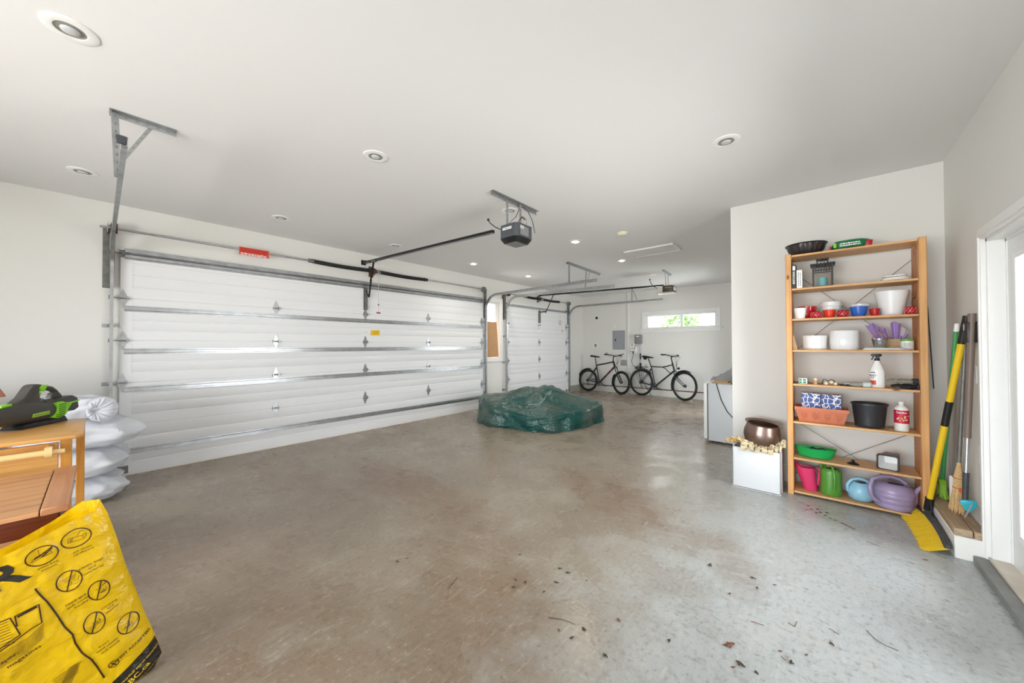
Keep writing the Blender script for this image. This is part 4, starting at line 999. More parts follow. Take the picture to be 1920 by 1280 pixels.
def patterned():
    m = bpy.data.materials.new('blue_and_white_pattern'); m.use_nodes = True; nt = m.node_tree; L = nt.links.new; b = nt.nodes['Principled BSDF']
    tc = nn(nt, 'ShaderNodeTexCoord'); n = nn(nt, 'ShaderNodeTexNoise'); n.inputs['Scale'].default_value = 16; L(tc.outputs['Object'], n.inputs['Vector'])
    mx = nn(nt, 'ShaderNodeMix', data_type='RGBA'); mx.inputs[0].default_value = .05; L(tc.outputs['Object'], mx.inputs[6]); L(n.outputs[1], mx.inputs[7])
    v = nn(nt, 'ShaderNodeTexVoronoi', feature='DISTANCE_TO_EDGE'); v.inputs['Scale'].default_value = 27; L(mx.outputs[2], v.inputs['Vector'])
    c = nn(nt, 'ShaderNodeValToRGB'); c.color_ramp.interpolation = 'CONSTANT'; c.color_ramp.elements[0].color = srgb(238, 234, 226); c.color_ramp.elements[1].position = .075; c.color_ramp.elements[1].color = srgb(62, 88, 158)
    L(v.outputs[0], c.inputs[0]); L(c.outputs[0], b.inputs['Base Color']); return m
pm = patterned()
obj('patterned_box', MB().box(4.17, 4.25, -5.688, -5.551, z+.014, z+.262, bev=.003), pm, None, 'left blue and white patterned box standing in the terracotta planter', 'box', 'patterned boxes in the planter')
obj('patterned_box', MB().box(4.17, 4.25, -5.83, -5.692, z+.014, z+.257, bev=.003), pm, None, 'right blue and white patterned box standing in the terracotta planter', 'box', 'patterned boxes in the planter')
mb = MB().lathe([(0, .001), (.088, .001), (.093, .006), (.094, .02), (.110, .185), (.112, .19), (.118, .192), (.118, .205), (.114, .207), (.109, .2), (.09, .02), (0, .01)], (4.205, -6.008, z), 40, sx=.9)
np_ = obj('nursery_pot', mb, mat('black_nursery_plastic', (44, 46, 50), .4), None, 'black plastic nursery pot in the middle of sixth shelf', 'plant pot')
mb = MB()
for a in (-.9, 0.05, .9): mb.box(4.205-.0868*math.cos(a)-.0035, 4.205-.0855*math.cos(a)+.003, -6.008-.096*math.sin(a)-.009, -6.008-.096*math.sin(a)+.009, z+.006, z+.02)
obj('drain_hole', mb, G['hole'], np_)
bo = thing('fertiliser_bottle', (4.17, -6.194, z), 'white bottle with a red label and small cap on sixth shelf', 'bottle')
obj('bottle', MB().lathe([(0, .001), (.040, .001), (.043, .006), (.043, .175), (.040, .19), (.022, .207), (.015, .212), (.015, .22), (0, .22)], (4.17, -6.194, z), 32), G['white'], bo)
obj('cap', MB().lathe([(0, .241), (.016, .241), (.0175, .238), (.0175, .221), (0, .221)], (4.17, -6.194, z), 20), G['white'], bo)
f = wrapf(4.17, -6.194, .043, .043, 0, z); mb = MB(); lab(mb, f, -.062, .062, .065, .172, 20); l = obj('label', mb, mat('crimson_label', (200, 30, 66), .4), bo)
f2 = wrapf(4.17, -6.194, .0436, .0436, 0, z); mb = MB(); add_text(mb, 'Garden', .022, None, .02, fn=lambda x, y: f2(x-.005, y+.153)); add_text(mb, 'Mor Bloom', .011, None, .01, fn=lambda x, y: f2(x+.035, y+.125))
mb.mi = 1
for k in range(9):
    c = (-.028+.007*k, .100+.012*math.sin(k*2.3)); rr_ = .005+.002*math.cos(k)
    mb._fin([mb.bm.faces.new([mb.bm.verts.new(f2(c[0]+rr_*math.cos(i*PI/4), c[1]+rr_*math.sin(i*PI/4))) for i in range(8)])], False)
obj('lettering', mb, [G['white'], mat('cream_flower_print', (236, 220, 150), .5)], bo)
# --- seventh shelf
z = SZ[6]
mb = MB()
def tray(u, v):
    a = u*2*PI; k = [(.55, .0), (.80, .006), (.92, .05), (1.0, .088), (1.02, .09), (.985, .084), (.9, .048), (.76, .012), (0, .010)]
    i = v*(len(k)-1); i0 = min(int(i+1e-6), len(k)-1); r, h = k[i0]
    return V((4.205+.075*r*math.cos(a)*(1+.06*math.cos(4*a)), -5.645+.15*r*math.sin(a), z+.001+h))
mb.grid(tray, 48, 9, cu=True)
gt = obj('garden_caddy', mb, mat('bright_green_plastic', (24, 168, 84), .25), None, 'bright green plastic tray at left of seventh shelf', 'tray')
mb = MB().tube([(4.17, -5.66, z+.085), (4.16, -5.70, z+.10), (4.18, -5.73, z+.075), (4.2, -5.70, z+.06)], .006, seg=8)
obj('tool_handle', mb, G['blk'], None, 'short black looped tool handle lying in the green tray', 'tool')
mb = MB().tube([(4.2, -5.60, z+.06), (4.19, -5.63, z+.09), (4.2, -5.66, z+.07)], .011, seg=8)
obj('tool_handle', mb, G['blk'], None, 'stubby black tool end at left in the green tray', 'tool')
ld_ = obj('lid', MB().lathe([(0, .02), (.014, .02), (.03, .012), (.040, .006), (.042, .001), (0, .001)], (4.16, -5.90, z), 28, sx=.8), G['blk'], None, 'small black lid with knob in the middle of seventh shelf', 'lid')
obj('knob', MB().lathe([(0, .038), (.010, .038), (.012, .034), (.012, .026), (.008, .02), (0, .02)], (4.16, -5.90, z), 16), G['blk'], ld_)
# square pot on its side, mouth to the viewer
def sqring(mb, c, s, M, cr=.25, n=5):
    pts = []
    for q in range(4):
        for i in range(n):
            a = q*PI/2+i*PI/2/(n-1); ox, oy = (1-cr)*(1 if q in (0, 3) else -1), (1-cr)*(1 if q in (0, 1) else -1)
            pts.append(mb.bm.verts.new(M @ V(((ox+cr*math.cos(a))*s, (oy+cr*math.sin(a))*s, c))))
    return pts
Mq = Matrix.Translation((4.165, -6.14, z+.068)) @ Matrix.Rotation(math.radians(-118), 4, 'Z') @ Matrix.Rotation(math.radians(78), 4, 'X')
def loops(mb, R_, cap0=True, cap1=False):
    for a, b in zip(R_, R_[1:]):
        n = len(a)
        for k in range(n): mb._fin([mb.bm.faces.new((a[k], a[(k+1) % n], b[(k+1) % n], b[k]))], True)
    if cap0: mb._fin([mb.bm.faces.new(R_[0])], False)
    if cap1: mb._fin([mb.bm.faces.new(R_[-1])], False)
Mq = Matrix((V((-.25, -.97, 0)), V((-.1, .0, .99)), V((-.96, .25, -.10)))).transposed().to_4x4()
for i in range(3):
    c3 = Mq.col[i].xyz.normalized()
    for j in range(3): Mq[j][i] = c3[j]
Mq.translation = (4.20, -6.125, z+.068)
mb = MB(); loops(mb, [sqring(mb, -.085, .046, Mq), sqring(mb, .055, .060, Mq)], True); sq = obj('square_pot', mb, mat('mauve_brown_plastic', (132, 98, 104), .4), None, 'mauve brown square pot lying on its side at right of seventh shelf', 'plant pot')
mb = MB(); loops(mb, [sqring(mb, .05, .066, Mq), sqring(mb, .07, .067, Mq), sqring(mb, .07, .056, Mq), sqring(mb, .05, .056, Mq)], False); obj('rim', mb, mat('dark_rim', (52, 44, 46), .4), sq)
mb = MB(); loops(mb, [sqring(mb, .069, .0565, Mq), sqring(mb, -.07, .042, Mq)], False, True); obj('liner', mb, G['white'], sq, label='white inside of the pot')
# --- bottom shelf: watering cans
z = SZ[7]
WC = 'watering cans on the bottom shelf'
pk = mat('pink_plastic', (222, 58, 112), .35)
wc = thing('watering_can', (4.19, -5.585, z), 'pink upright watering can with pointed spout at left of bottom shelf', 'watering can', WC)
mb = MB()
def pbody(u, v):
    a = u*2*PI; r = .048+.022*v; cx = 4.2-.0*v; cy = -5.60+.045*v
    top = .205+.075*max(0, math.sin(a))**3
    return V((cx+r*.8*math.cos(a), cy-.012+r*1.05*math.sin(a)+.02*v*max(0, math.sin(a))**3, z+.001+top*v))
mb.grid(pbody, 40, 10, cu=True); mb.lathe([(0, .001), (.048, .001)], (4.2, -5.612, z), 24, sx=.8, sy=1.05)
mb.grid(lambda u, v: pbody(u, 1-v*.9)*1+V((0, 0, 0))+ (V((4.2, -5.57, 0))-V((pbody(u, 1-v*.9).x, pbody(u, 1-v*.9).y, 0)))*.05, 40, 8, cu=True)
obj('body', mb, pk, wc)
obj('handle', MB().tube([(4.2, -5.638, z+.19), (4.2, -5.665, z+.165), (4.2, -5.675, z+.215), (4.2, -5.672, z+.12), (4.2, -5.662, z+.055)], [.008, .007, .006, .008, .006], seg=8, flat=1.6), pk, wc)
gn = mat('leaf_green_plastic', (84, 146, 52), .3)
wc = thing('watering_can', (4.18, -5.755, z), 'green oval watering can with arched handle on bottom shelf', 'watering can', WC)
mb = MB().lathe([(0, .001), (.066, .001), (.072, .008), (.073, .02), (.0735, .205), (.070, .222), (.055, .236), (.035, .238), (.033, .23), (.03, .20), (0, .2)], (4.17, -5.752, z), 40, sx=.78, sy=1.0); obj('body', mb, gn, wc)
obj('handle', MB().tube([(4.20, -5.71, z+.235), (4.185, -5.715, z+.275), (4.16, -5.74, z+.285), (4.13, -5.765, z+.25), (4.112, -5.775, z+.19), (4.108, -5.775, z+.12), (4.118, -5.77, z+.07)], .012, seg=10, flat=.8), gn, wc)
obj('spout', MB().tube([(4.22, -5.69, z+.20), (4.235, -5.685, z+.25), (4.24, -5.68, z+.285)], .013, seg=10), gn, wc)
obj('opening', MB().lathe([(.0, .2385), (.034, .2385)], (4.175, -5.765, z), 24, sx=.7, sy=1), mat('dark_green_inside', (36, 66, 26), .6), wc)
lb = mat('pale_blue_plastic', (150, 200, 224), .28)
wc = thing('watering_can', (4.2, -5.93, z), 'pale blue round watering can, mostly behind the lilac one', 'watering can', WC)
mb = MB().lathe([(0, .001), (.06, .001), (.078, .015), (.088, .055), (.086, .10), (.070, .135), (.045, .152), (.03, .150), (.028, .14), (0, .12)], (4.2, -5.945, z), 40); obj('body', mb, lb, wc)
obj('handle', MB().tube([(4.17, -5.885, z+.05), (4.155, -5.862, z+.075), (4.155, -5.860, z+.125), (4.16, -5.885, z+.17), (4.17, -5.93, z+.19), (4.18, -5.98, z+.18), (4.19, -6.01, z+.15)], .012, seg=10), lb, wc)
obj('opening', MB().lathe([(0, .1515), (.03, .1515)], (4.2, -5.955, z), 20, sx=.9), mat('deep_blue_inside', (24, 60, 130), .6), wc)
li = mat('lilac_plastic', (158, 142, 176), .3, coat=.15)
wc = thing('watering_can', (4.16, -6.14, z), 'large lilac watering can with looped handle at right of bottom shelf', 'watering can', WC)
lc = (4.165, -6.14, z)
mb = MB().lathe([(0, .001), (.098, .001), (.112, .010), (.120, .045), (.1185, .048), (.122, .052), (.125, .088), (.1235, .091), (.1265, .095), (.127, .130), (.125, .133), (.1265, .137), (.122, .165), (.106, .190), (.075, .205), (.04, .208), (0, .207)], lc, 48, sx=.98); obj('body', mb, li, wc)
obj('handle', MB().tube([(4.08, -6.055, z+.055), (4.06, -6.02, z+.07), (4.055, -6.0, z+.105), (4.06, -5.995, z+.17), (4.085, -6.01, z+.225), (4.12, -6.06, z+.25), (4.15, -6.12, z+.255), (4.17, -6.17, z+.245), (4.18, -6.205, z+.22), (4.18, -6.22, z+.185)], .0155, seg=12), li, wc)
obj('spout', MB().tube([(4.17, -6.235, z+.04), (4.165, -6.258, z+.09), (4.16, -6.262, z+.15), (4.15, -6.285, z+.20), (4.13, -6.315, z+.235)], [.03, .022, .016, .013, .013], seg=12), li, wc)
mb = MB().lathe([(0, .2092), (.046, .2092), (.048, .206)], (4.13, -6.15, z), 28, sx=.62, sy=1.0); obj('opening', mb, mat('dark_violet_inside', (50, 40, 66), .6), wc)
# ------------------------------------------------------------------ tarpaulin-covered round thing
def tarp_mesh():
    mb = MB(); cx, cy = 5.22, -1.66
    A = [0, 20, 45, 70, 95, 120, 150, 180, 205, 230, 255, 280, 305, 330, 360]          # angle from +X
    R_ = [1.02, 1.12, 1.22, 1.12, 1.05, 1.12, 1.08, .87, .90, 1.02, .98, 1.02, 1.24, 1.20, 1.02]
    HZ = [.38, .40, .40, .40, .42, .46, .44, .30, .25, .25, .27, .30, .36, .36, .38]
    def lut(a, T_):
        a = a % 360
        for i in range(len(A)-1):
            if A[i] <= a <= A[i+1]:
                u = (a-A[i])/(A[i+1]-A[i]); u = u*u*(3-2*u); return T_[i]*(1-u)+T_[i+1]*u
    def f(u, v):
        a = u*2*PI; deg = math.degrees(a); R0 = lut(deg, R_); h = lut(deg, HZ); c, s = math.cos(a), math.sin(a)
        if v < .68:
            q = v/.68; r = R0*(.93)*q
            x, y = cx+r*c, cy+r*s
            hump = .46*math.exp(-((abs(x-5.45)/.80)**2.6+(abs(y+1.6)/.80)**2.6)*1.0)
            bowl_ = -.13*math.exp(-(((x-4.85)/.34)**2+((y+1.75)/.42)**2))
            z = h*(q**3)+(1-q**3)*(.36+bowl_*1.0)*(1-.0*q)+hump*.52*(1-q**2.5)+.035*math.sin(a*5+1)*q*(1-q)*3
            n = noise.noise(V((x*2.2, y*2.2, 3)))*.04+noise.noise(V((x*7, y*7, 1)))*.018+abs(noise.noise(V((x*5, y*11, 5))))*.03+abs(noise.noise(V((x*15, y*15, 8))))*.012
            z += n*(.4+.6*math.sin(PI*min(q, 1)))
            return V((x, y, z))
        q = (v-.68)/.32
        fold = .035*math.sin(a*13+2*math.sin(a*3))*q+.02*noise.noise(V((c*5, s*5, q*2)))*2
        r = R0*(.93+.07*math.sin(q*PI/2)**.6)+fold*.7+.03*noise.noise(V((c*3, s*3, q*3)))
        r += .022*abs(noise.noise(V((c*9+3, s*9, q*5))))-.01; z = h*(1-q**1.25)+.014*noise.noise(V((c*11, s*11, q*4)))*(1-q)
        r += .02*math.sin(q*PI)*math.sin(a*7)
        return V((cx+r*c, cy+r*s, max(.004, z)))
    mb.grid(f, 150, 60, cu=True); return mb
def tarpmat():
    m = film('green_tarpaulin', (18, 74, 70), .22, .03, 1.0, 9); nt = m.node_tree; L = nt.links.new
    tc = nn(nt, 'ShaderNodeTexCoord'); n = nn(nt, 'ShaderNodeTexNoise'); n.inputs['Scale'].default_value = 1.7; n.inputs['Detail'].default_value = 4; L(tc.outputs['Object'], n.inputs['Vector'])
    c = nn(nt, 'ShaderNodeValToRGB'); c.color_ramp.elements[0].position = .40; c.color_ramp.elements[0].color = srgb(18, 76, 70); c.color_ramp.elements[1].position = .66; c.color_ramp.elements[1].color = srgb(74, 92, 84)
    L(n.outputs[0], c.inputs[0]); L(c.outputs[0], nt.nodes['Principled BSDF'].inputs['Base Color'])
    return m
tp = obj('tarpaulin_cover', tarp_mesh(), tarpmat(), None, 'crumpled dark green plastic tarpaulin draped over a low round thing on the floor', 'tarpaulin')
mb = MB().tube([(4.62, -1.92, .40), (4.75, -2.05, .40), (4.95, -2.02, .45), (5.05, -1.98, .50)], .003, seg=5)
obj('tie_cord', mb, mat('grey_cord', (170, 190, 184), .6), tp)
# ------------------------------------------------------------------ bicycles
def bicycle(name, ra, fa, R_, P_, mf, label, style, seed):
    ra = V(ra); fa = V(fa); s = (fa-ra); s.z = 0; WB = s.length; s.normalize()
    up = V((.06, 0, 1)).normalized(); w = up.cross(s).normalized(); up = s.cross(w)*-1 if s.cross(w).z < 0 else s.cross(w)
    M = Matrix((s, w, up)).transposed().to_4x4(); M.translation = V((ra.x, ra.y, 0))
    X_ = lambda a, b, c: M @ V((a, b, c))
    t = thing(name, (ra+fa)/2*1.0*V((1, 1, 0)).length/V((1, 1, 0)).length if False else V(((ra.x+fa.x)/2, (ra.y+fa.y)/2, 0)), label, 'bicycle', 'bicycles leaning on the far wall')
    tyre, rimm, spk = G['blkr'], mat('bike_rim', (120, 120, 122), .35, .8), mat('spokes', (150, 150, 150), .35, .9)
    for cx, turn in ((0, 0), (WB, style['turn'])):
        Mw = M @ Matrix.Translation((cx, 0, R_+.001)) @ Matrix.Rotation(turn, 4, 'Z')
        tr = style['tyre']
        mb = MB()
        mb.grid(lambda u, v: Mw @ V(((R_-tr+tr*math.cos(v*2*PI))*math.cos(u*2*PI), tr*math.sin(v*2*PI), (R_-tr+tr*math.cos(v*2*PI))*math.sin(u*2*PI))), 56, 8, cu=True, cv=True)
        wh = obj('wheel', mb, tyre, t)
        mb = MB(); mb.grid(lambda u, v: Mw @ V(((R_-2.3*tr+.009*math.cos(v*2*PI))*math.cos(u*2*PI), .011*math.sin(v*2*PI), (R_-2.3*tr+.009*math.cos(v*2*PI))*math.sin(u*2*PI))), 48, 6, cu=True, cv=True)
        obj('rim', mb, rimm, wh)
        mb = MB()
        for k in range(28):
            a = 2*PI*k/28; sd = .022 if k % 2 else -.022; b = a+(.35 if k % 4 < 2 else -.35)
            mb.cyl(Mw @ V((.018*math.cos(b), sd, .018*math.sin(b))), Mw @ V(((R_-2.4*tr)*math.cos(a), 0, (R_-2.4*tr)*math.sin(a))), .0011, seg=4, caps=False)
        obj('spokes', mb, spk, wh)
        mb = MB().cyl(Mw @ V((0, -.04, 0)), Mw @ V((0, .04, 0)), .02, seg=12).cyl(Mw @ V((0, -.06, 0)), Mw @ V((0, .06, 0)), .006, seg=8)
        if style['disc'] : mb.cyl(Mw @ V((0, .03, 0)), Mw @ V((0, .033, 0)), .04, seg=20)
        obj('hub', mb, G['blk'], wh)
        f0, f1 = style['fender_r'] if cx == 0 else style['fender_f']
        pts = [Mw @ V(((R_+.018)*math.cos(a), 0, (R_+.018)*math.sin(a))) for a in [math.radians(f0+(f1-f0)*i/16) for i in range(17)]]
        mb = MB().tube(pts, .005, seg=8, flat=5); mb.cyl(pts[0 if cx == 0 else -1], Mw @ V((0, .05, 0)), .002, seg=4).cyl(pts[8], Mw @ V((0, .05, 0)), .002, seg=4)
        obj('mudguard', mb, G['blk'], t)
    q = P_; r = style['tube']; bb = q['bb']; st = q['st']; ht = q['ht']; hb = q['hb']; axR = (0, R_)
    mb = MB()
    def tb(a, b, rr, l=0, l2=None): mb.cyl(X_(a[0], l, a[1]), X_(b[0], l if l2 is None else l2, b[1]), rr, seg=10)
    tb(bb, st, r*.85); tb(bb, hb, r*1.15); tb(hb, ht, r*1.2)
    if style['curve']:
        mb.tube([X_(*a) for a in [(st[0], 0, st[1]-.02), (st[0]+.2, 0, st[1]-.025), (st[0]+.36, 0, st[1]-.02), (st[0]+.48, 0, st[1]+.01), (ht[0]-.0, 0, ht[1]-.05)]], r*.8, seg=8)
        mb.tube([X_(*a) for a in [(st[0]+.34, 0, st[1]-.025), (st[0]+.44, 0, st[1]-.07), (st[0]+.50, 0, st[1]-.13), (hb[0]-.06, 0, hb[1]-.09)]], r*.6, seg=8)
    else: tb((st[0]+.01, st[1]-.02), (ht[0]-.01, ht[1]-.03), r*.9)
    for l in (-.05, .05):
        tb(axR, (st[0]+.02, st[1]-.07), r*.5, l, l*.3); tb(axR, bb, r*.5, l, l*.6)
    mb.cyl(X_(bb[0], -.04, bb[1]), X_(bb[0], .04, bb[1]), .024, seg=12)
    obj('frame', mb, mf, t)
    mb = MB(); fr = V((WB, 0, R_))
    cr = (hb[0]+.015, hb[1]-.05)
    for l in (-.055, .055):
        if style['curve']: mb.tube([X_(cr[0], l, cr[1]), X_(cr[0]+.05, l, cr[1]-.14), X_(WB-.05, l, R_+.04), X_(WB, l, R_)], [.014, .012, .010, .009], seg=8)
        else: mb.cyl(X_(cr[0], l, cr[1]+.04), X_((cr[0]+WB)/2, l, (cr[1]+R_)/2), .014, seg=10).cyl(X_((cr[0]+WB)/2, l, (cr[1]+R_)/2), X_(WB, l, R_), .02, .018, seg=10)
    mb.cyl(X_(cr[0], -.06, cr[1]+.03), X_(cr[0], .06, cr[1]+.03), .018, seg=8); mb.cyl(X_(hb[0], 0, hb[1]), X_(cr[0], 0, cr[1]+.03), .018, seg=10)
    obj('fork', mb, mf if style['curve'] else mat('fork_dark', (52, 52, 54), .35, .4), t)
    # saddle and post
    sd = q['sad']; mb = MB().cyl(X_(*[st[0], 0, st[1]-.03]), X_(sd[0], 0, sd[1]-.04), .0135, seg=10).box(0, .05, -.01, .01, -.03, -.01, M=M @ Matrix.Translation((sd[0]-.03, 0, sd[1])))
    obj('seat_post', mb, G['blk'], t)
    mb = MB(); L_ = .27; wd = .075 if not style['curve'] else .10
    mb.grid(lambda u, v: X_(sd[0]-.13+L_*v, (wd*(1-v)**.8+.018)*math.cos(u*2*PI), sd[1]+.012*math.cos(v*3)+(.018+.018*(1-v))*math.sin(u*2*PI)*(1.0 if math.sin(u*2*PI) > 0 else .8)), 16, 10, cu=True)
    if style['curve']: mb.sphere(X_(sd[0]-.10, 0, sd[1]-.03), .045, 12, 8, sy=1.2)
    obj('saddle', mb, G['blk'], t)
    # handlebar
    hs = q['stem']; tn = style['turn']; c, s2 = math.cos(tn), math.sin(tn)
    def hb_(a, l, z): return X_(hs[0]+a*c-l*s2, a*s2+l*c, hs[1]+z)
    mb = MB().cyl(X_(ht[0], 0, ht[1]), X_(hs[0]-.02, 0, hs[1]-.02), .016, seg=10).cyl(X_(hs[0]-.02, 0, hs[1]-.02), hb_(.05, 0, .0), .017, seg=10)
    obj('stem', mb, G['blk'], t)
    mb = MB().tube([hb_(*p) for p in ((-.06, -.30, .03), (0, -.18, .03), (.05, -.06, 0), (.05, .06, 0), (0, .18, .03), (-.06, .30, .03))], .012, seg=8)
    o = obj('handlebar', mb, G['blk'], t)
    for sgn in (-1, 1):
        mb = MB().cyl(hb_(-.015, sgn*.21, .03), hb_(-.065, sgn*.32, .03), .018, seg=10)
        if style['barends']: mb.cyl(hb_(-.055, sgn*.30, .03), hb_(.04, sgn*.31, .075), .011, seg=8)
        obj('grip', mb, G['blkr'], o)
        mb = MB().tube([hb_(.03, sgn*.15, .02), hb_(.06, sgn*.19, -.005), hb_(.05, sgn*.26, -.015)], .005, seg=6); obj('brake_lever', mb, G['blk'], o)
    mb = MB()
    for k in range(4):
        l = -.12+.08*k; mb.tube([hb_(.05, l, .0), hb_(.14+.02*k, l*.6, -.02), hb_(.15, l*.2, -.16), X_(hb[0]+.06, 0, hb[1]+.05), X_(hb[0]+.01, 0, hb[1]-.02)], .0028, seg=5)
    obj('cables', mb, G['dgrey'], t)
    # drivetrain (camera side = negative x)
    sgn = 1 if (M.to_3x3() @ V((0, 1, 0))).x < 0 else -1
    mb = MB().cyl(X_(bb[0], sgn*.045, bb[1]), X_(bb[0], sgn*.049, bb[1]), .055, seg=20, )
    for k in range(10):
        a = k*PI/5; mb.cyl(X_(bb[0]+.07*math.cos(a), sgn*.045, bb[1]+.07*math.sin(a)), X_(bb[0]+.095*math.cos(a), sgn*.045, bb[1]+.095*math.sin(a)), .006, seg=5)
    mb.tube([X_(bb[0]+.09*math.cos(a), sgn*.047, bb[1]+.09*math.sin(a)) for a in [i*PI/12 for i in range(24)]], .006, seg=6, closed=True)
    obj('chainring', mb, G['dgrey'], t)
    mb = MB().tube([X_(bb[0], sgn*.05, bb[1]+.088), X_(0, sgn*.05, R_+.045), X_(-.035, sgn*.05, R_), X_(.02, sgn*.05, R_-.05), X_(.05, sgn*.05, R_-.14), X_(.09, sgn*.05, R_-.10), X_(bb[0], sgn*.05, bb[1]-.088)], .004, seg=5)
    mb.cyl(X_(0, sgn*.045, R_), X_(0, sgn*.055, R_), .04, seg=14).bar(X_(.02, sgn*.055, R_-.03), X_(.055, sgn*.055, R_-.15), .02, .012)
    obj('chain', mb, G['dgrey'], t)
    for k, sg in ((0, 1), (PI, -1)):
        a = style['crank']+k; e = (bb[0]+.17*math.cos(a), bb[1]+.17*math.sin(a)); l = sg*sgn*.065
        mb = MB().bar(X_(bb[0], l, bb[1]), X_(e[0], l, e[1]), .014, .02, up=s, bev=0) if False else MB().cyl(X_(bb[0], l, bb[1]), X_(e[0], l, e[1]), .012, .010, seg=8)
        mb.box(-.045, .045, min(0, sg*sgn*.10), max(0, sg*sgn*.10), -.012, .012, bev=.004, M=M @ Matrix.Translation((e[0], l, e[1])))
        obj('pedal', mb, G['blk'], t)
    return t, X_, M
tA, XA, MA = bicycle('bicycle', (9.63, -.29, 0), (9.51, -1.40, 0), .335, dict(bb=(.40, .295), st=(.27, .82), ht=(.84, .945), hb=(.90, .79), sad=(.235, 1.06), stem=(.87, 1.09)),
  mat('black_bike_paint', (30, 28, 30), .3, .2), 'black mountain bicycle with red streaked frame, nearest the garage doors', dict(turn=-.28, tyre=.030, disc=False, fender_r=(75, 165), fender_f=(-1, 0) and (140, 200), tube=.023, curve=False, barends=True, crank=2.6), 1)
mb = MB()
for a, b, l in ((.50, .70, 0),): mb.cyl(XA(a+.02, -.0, .45+.0), XA(a+.03, 0, .46), .001, seg=4)
for u0, u1 in ((.45, .62), (.68, .84)):
    p = lambda u: XA(.40+.50*u, 0, .295+.495*u)
    mb.cyl(p(u0), p(u1), .0272, seg=10)
obj('frame_stripe', mb, mat('red_stripe_paint', (120, 48, 52), .4), tA, label='red stripe on down tube')
mb = MB().cyl(XA(.335, 0, .50), XA(.30, 0, .66), .020, seg=10); obj('reflective_band', mb, G['lgrey'], tA, label='pale band on seat tube')
tB, XB_, MB_ = bicycle('bicycle', (9.72, -1.89, 0), (9.43, -3.09, 0), .365, dict(bb=(.43, .295), st=(.29, .84), ht=(.90, .94), hb=(.96, .74), sad=(.20, 1.07), stem=(.88, 1.11)),
  mat('dark_green_bike_paint', (38, 52, 50), .3, .3), 'dark green trekking bicycle with rear rack and curved top tube, under the back window', dict(turn=-.18, tyre=.024, disc=True, fender_r=(40, 170), fender_f=(65, 200), tube=.0185, curve=True, barends=False, crank=-.35), 2)
mb = MB()
for l in (-.05, .05): mb.cyl(XB_(-.22, l, .79), XB_(.16, l, .80), .006, seg=6).cyl(XB_(0, l, .365), XB_(-.06, l, .79), .005, seg=6).cyl(XB_(0, l, .365), XB_(.05, l, .79), .005, seg=6).cyl(XB_(-.02, l, .365), XB_(-.14, l, .60), .005, seg=6).cyl(XB_(-.14, l, .6), XB_(-.12, l, .79), .005, seg=6)
for a in (-.22, -.1, .02, .16): mb.cyl(XB_(a, -.05, .79), XB_(a, .05, .79), .005, seg=6)
mb.tube([XB_(.10, 0, .80), XB_(.16, 0, .84), XB_(.13, 0, .87), XB_(.09, 0, .84)], .005, seg=6); mb.box(-.03, .03, -.03, .03, -.03, .01, M=MB_ @ Matrix.Translation((-.17, 0, .765)))
obj('rear_rack', mb, G['blk'], tB)
mb = MB().cyl(XB_(1.04, 0, .80), XB_(1.09, 0, .805), .02, .032, seg=14).cyl(XB_(.99, 0, .76), XB_(1.05, 0, .80), .006, seg=6); obj('headlamp', mb, G['blk'], tB)
obj('kickstand', MB().cyl(XB_(.06, .06, .32), XB_(.20, .16, .02), .009, seg=8), G['blk'], tB)

# ------------------------------------------------------------------ things on the far wall
def fx(x): return XF-x
pn = thing('electrical_panel', (XF, -1.155, 1.28), 'grey steel breaker panel on the back wall above the bicycles', 'electrical panel')
obj('panel_box', MB().box(fx(.012), XF, -1.345, -.965, 1.275, 1.835, bev=.003), mat('panel_grey', (150, 154, 158), .5, .2), pn)
obj('panel_door', MB().box(fx(.02), fx(.012), -1.325, -.985, 1.295, 1.815, bev=.002), mat('panel_door_grey', (156, 160, 164), .5, .2), pn)
obj('latch', MB().box(fx(.028), fx(.02), -1.075, -1.045, 1.52, 1.59, bev=.003).cyl((fx(.024), -1.30, 1.40), (fx(.02), -1.30, 1.40), .008, seg=8), G['blk'], pn)
obj('conduit_cover', MB().box(fx(.03), XF, -1.475, -1.435, .2, H, bev=.004), G['trim'], None, 'white vertical trunking strip running from ceiling behind bicycles', 'trunking')
obj('blank_plate', MB().box(fx(.006), XF, -1.06, -.99, 1.91, 2.02, bev=.002), G['trim'], None, 'small white blank plate above the grey breaker panel', 'wall plate')
mb = MB().cyl((fx(.004), -.44, 2.246), (XF, -.44, 2.246), .075, seg=24); mb.mi = 1; mb.cyl((fx(.012), -.44, 2.246), (fx(.004), -.44, 2.246), .042, seg=20)
obj('vent_outlet', mb, [G['trim'], G['hole']], None, 'round black port high on the back wall left of the panel', 'vent')
mb = MB().box(fx(.012), XF, -.48, -.30, 1.31, 1.47, bev=.003); o = obj('wall_outlet', mb, G['white'], None, 'white outlet plate with dark sockets on back wall left of panel', 'outlet')
mb = MB()
for dz in (.03, -.0, -.035): mb.box(fx(.014), fx(.012), -.44, -.36, 1.385+dz, 1.405+dz)
obj('socket', mb, G['dgrey'], o)
mb = MB().box(fx(.02), XF, -1.40, -1.22, .80, .97, bev=.003)
o = obj('wall_vent', mb, mat('grey_vent', (176, 176, 172), .6), None, 'small square grey grille low on wall between the bicycles', 'vent')
mb = MB()
for k in range(6): mb.box(fx(.024), fx(.02), -1.39, -1.23, .815+.026*k, .825+.026*k)
obj('louvre', mb, G['mgrey'], o)
mb = MB().box(fx(.12), XF, -1.86, -1.67, 1.44, 1.70, bev=.02, seg=3); o = obj('charger_box', mb, mat('charger_grey', (132, 130, 130), .5), None, 'grey wall box with white oval badge left of the back window', 'wall box')
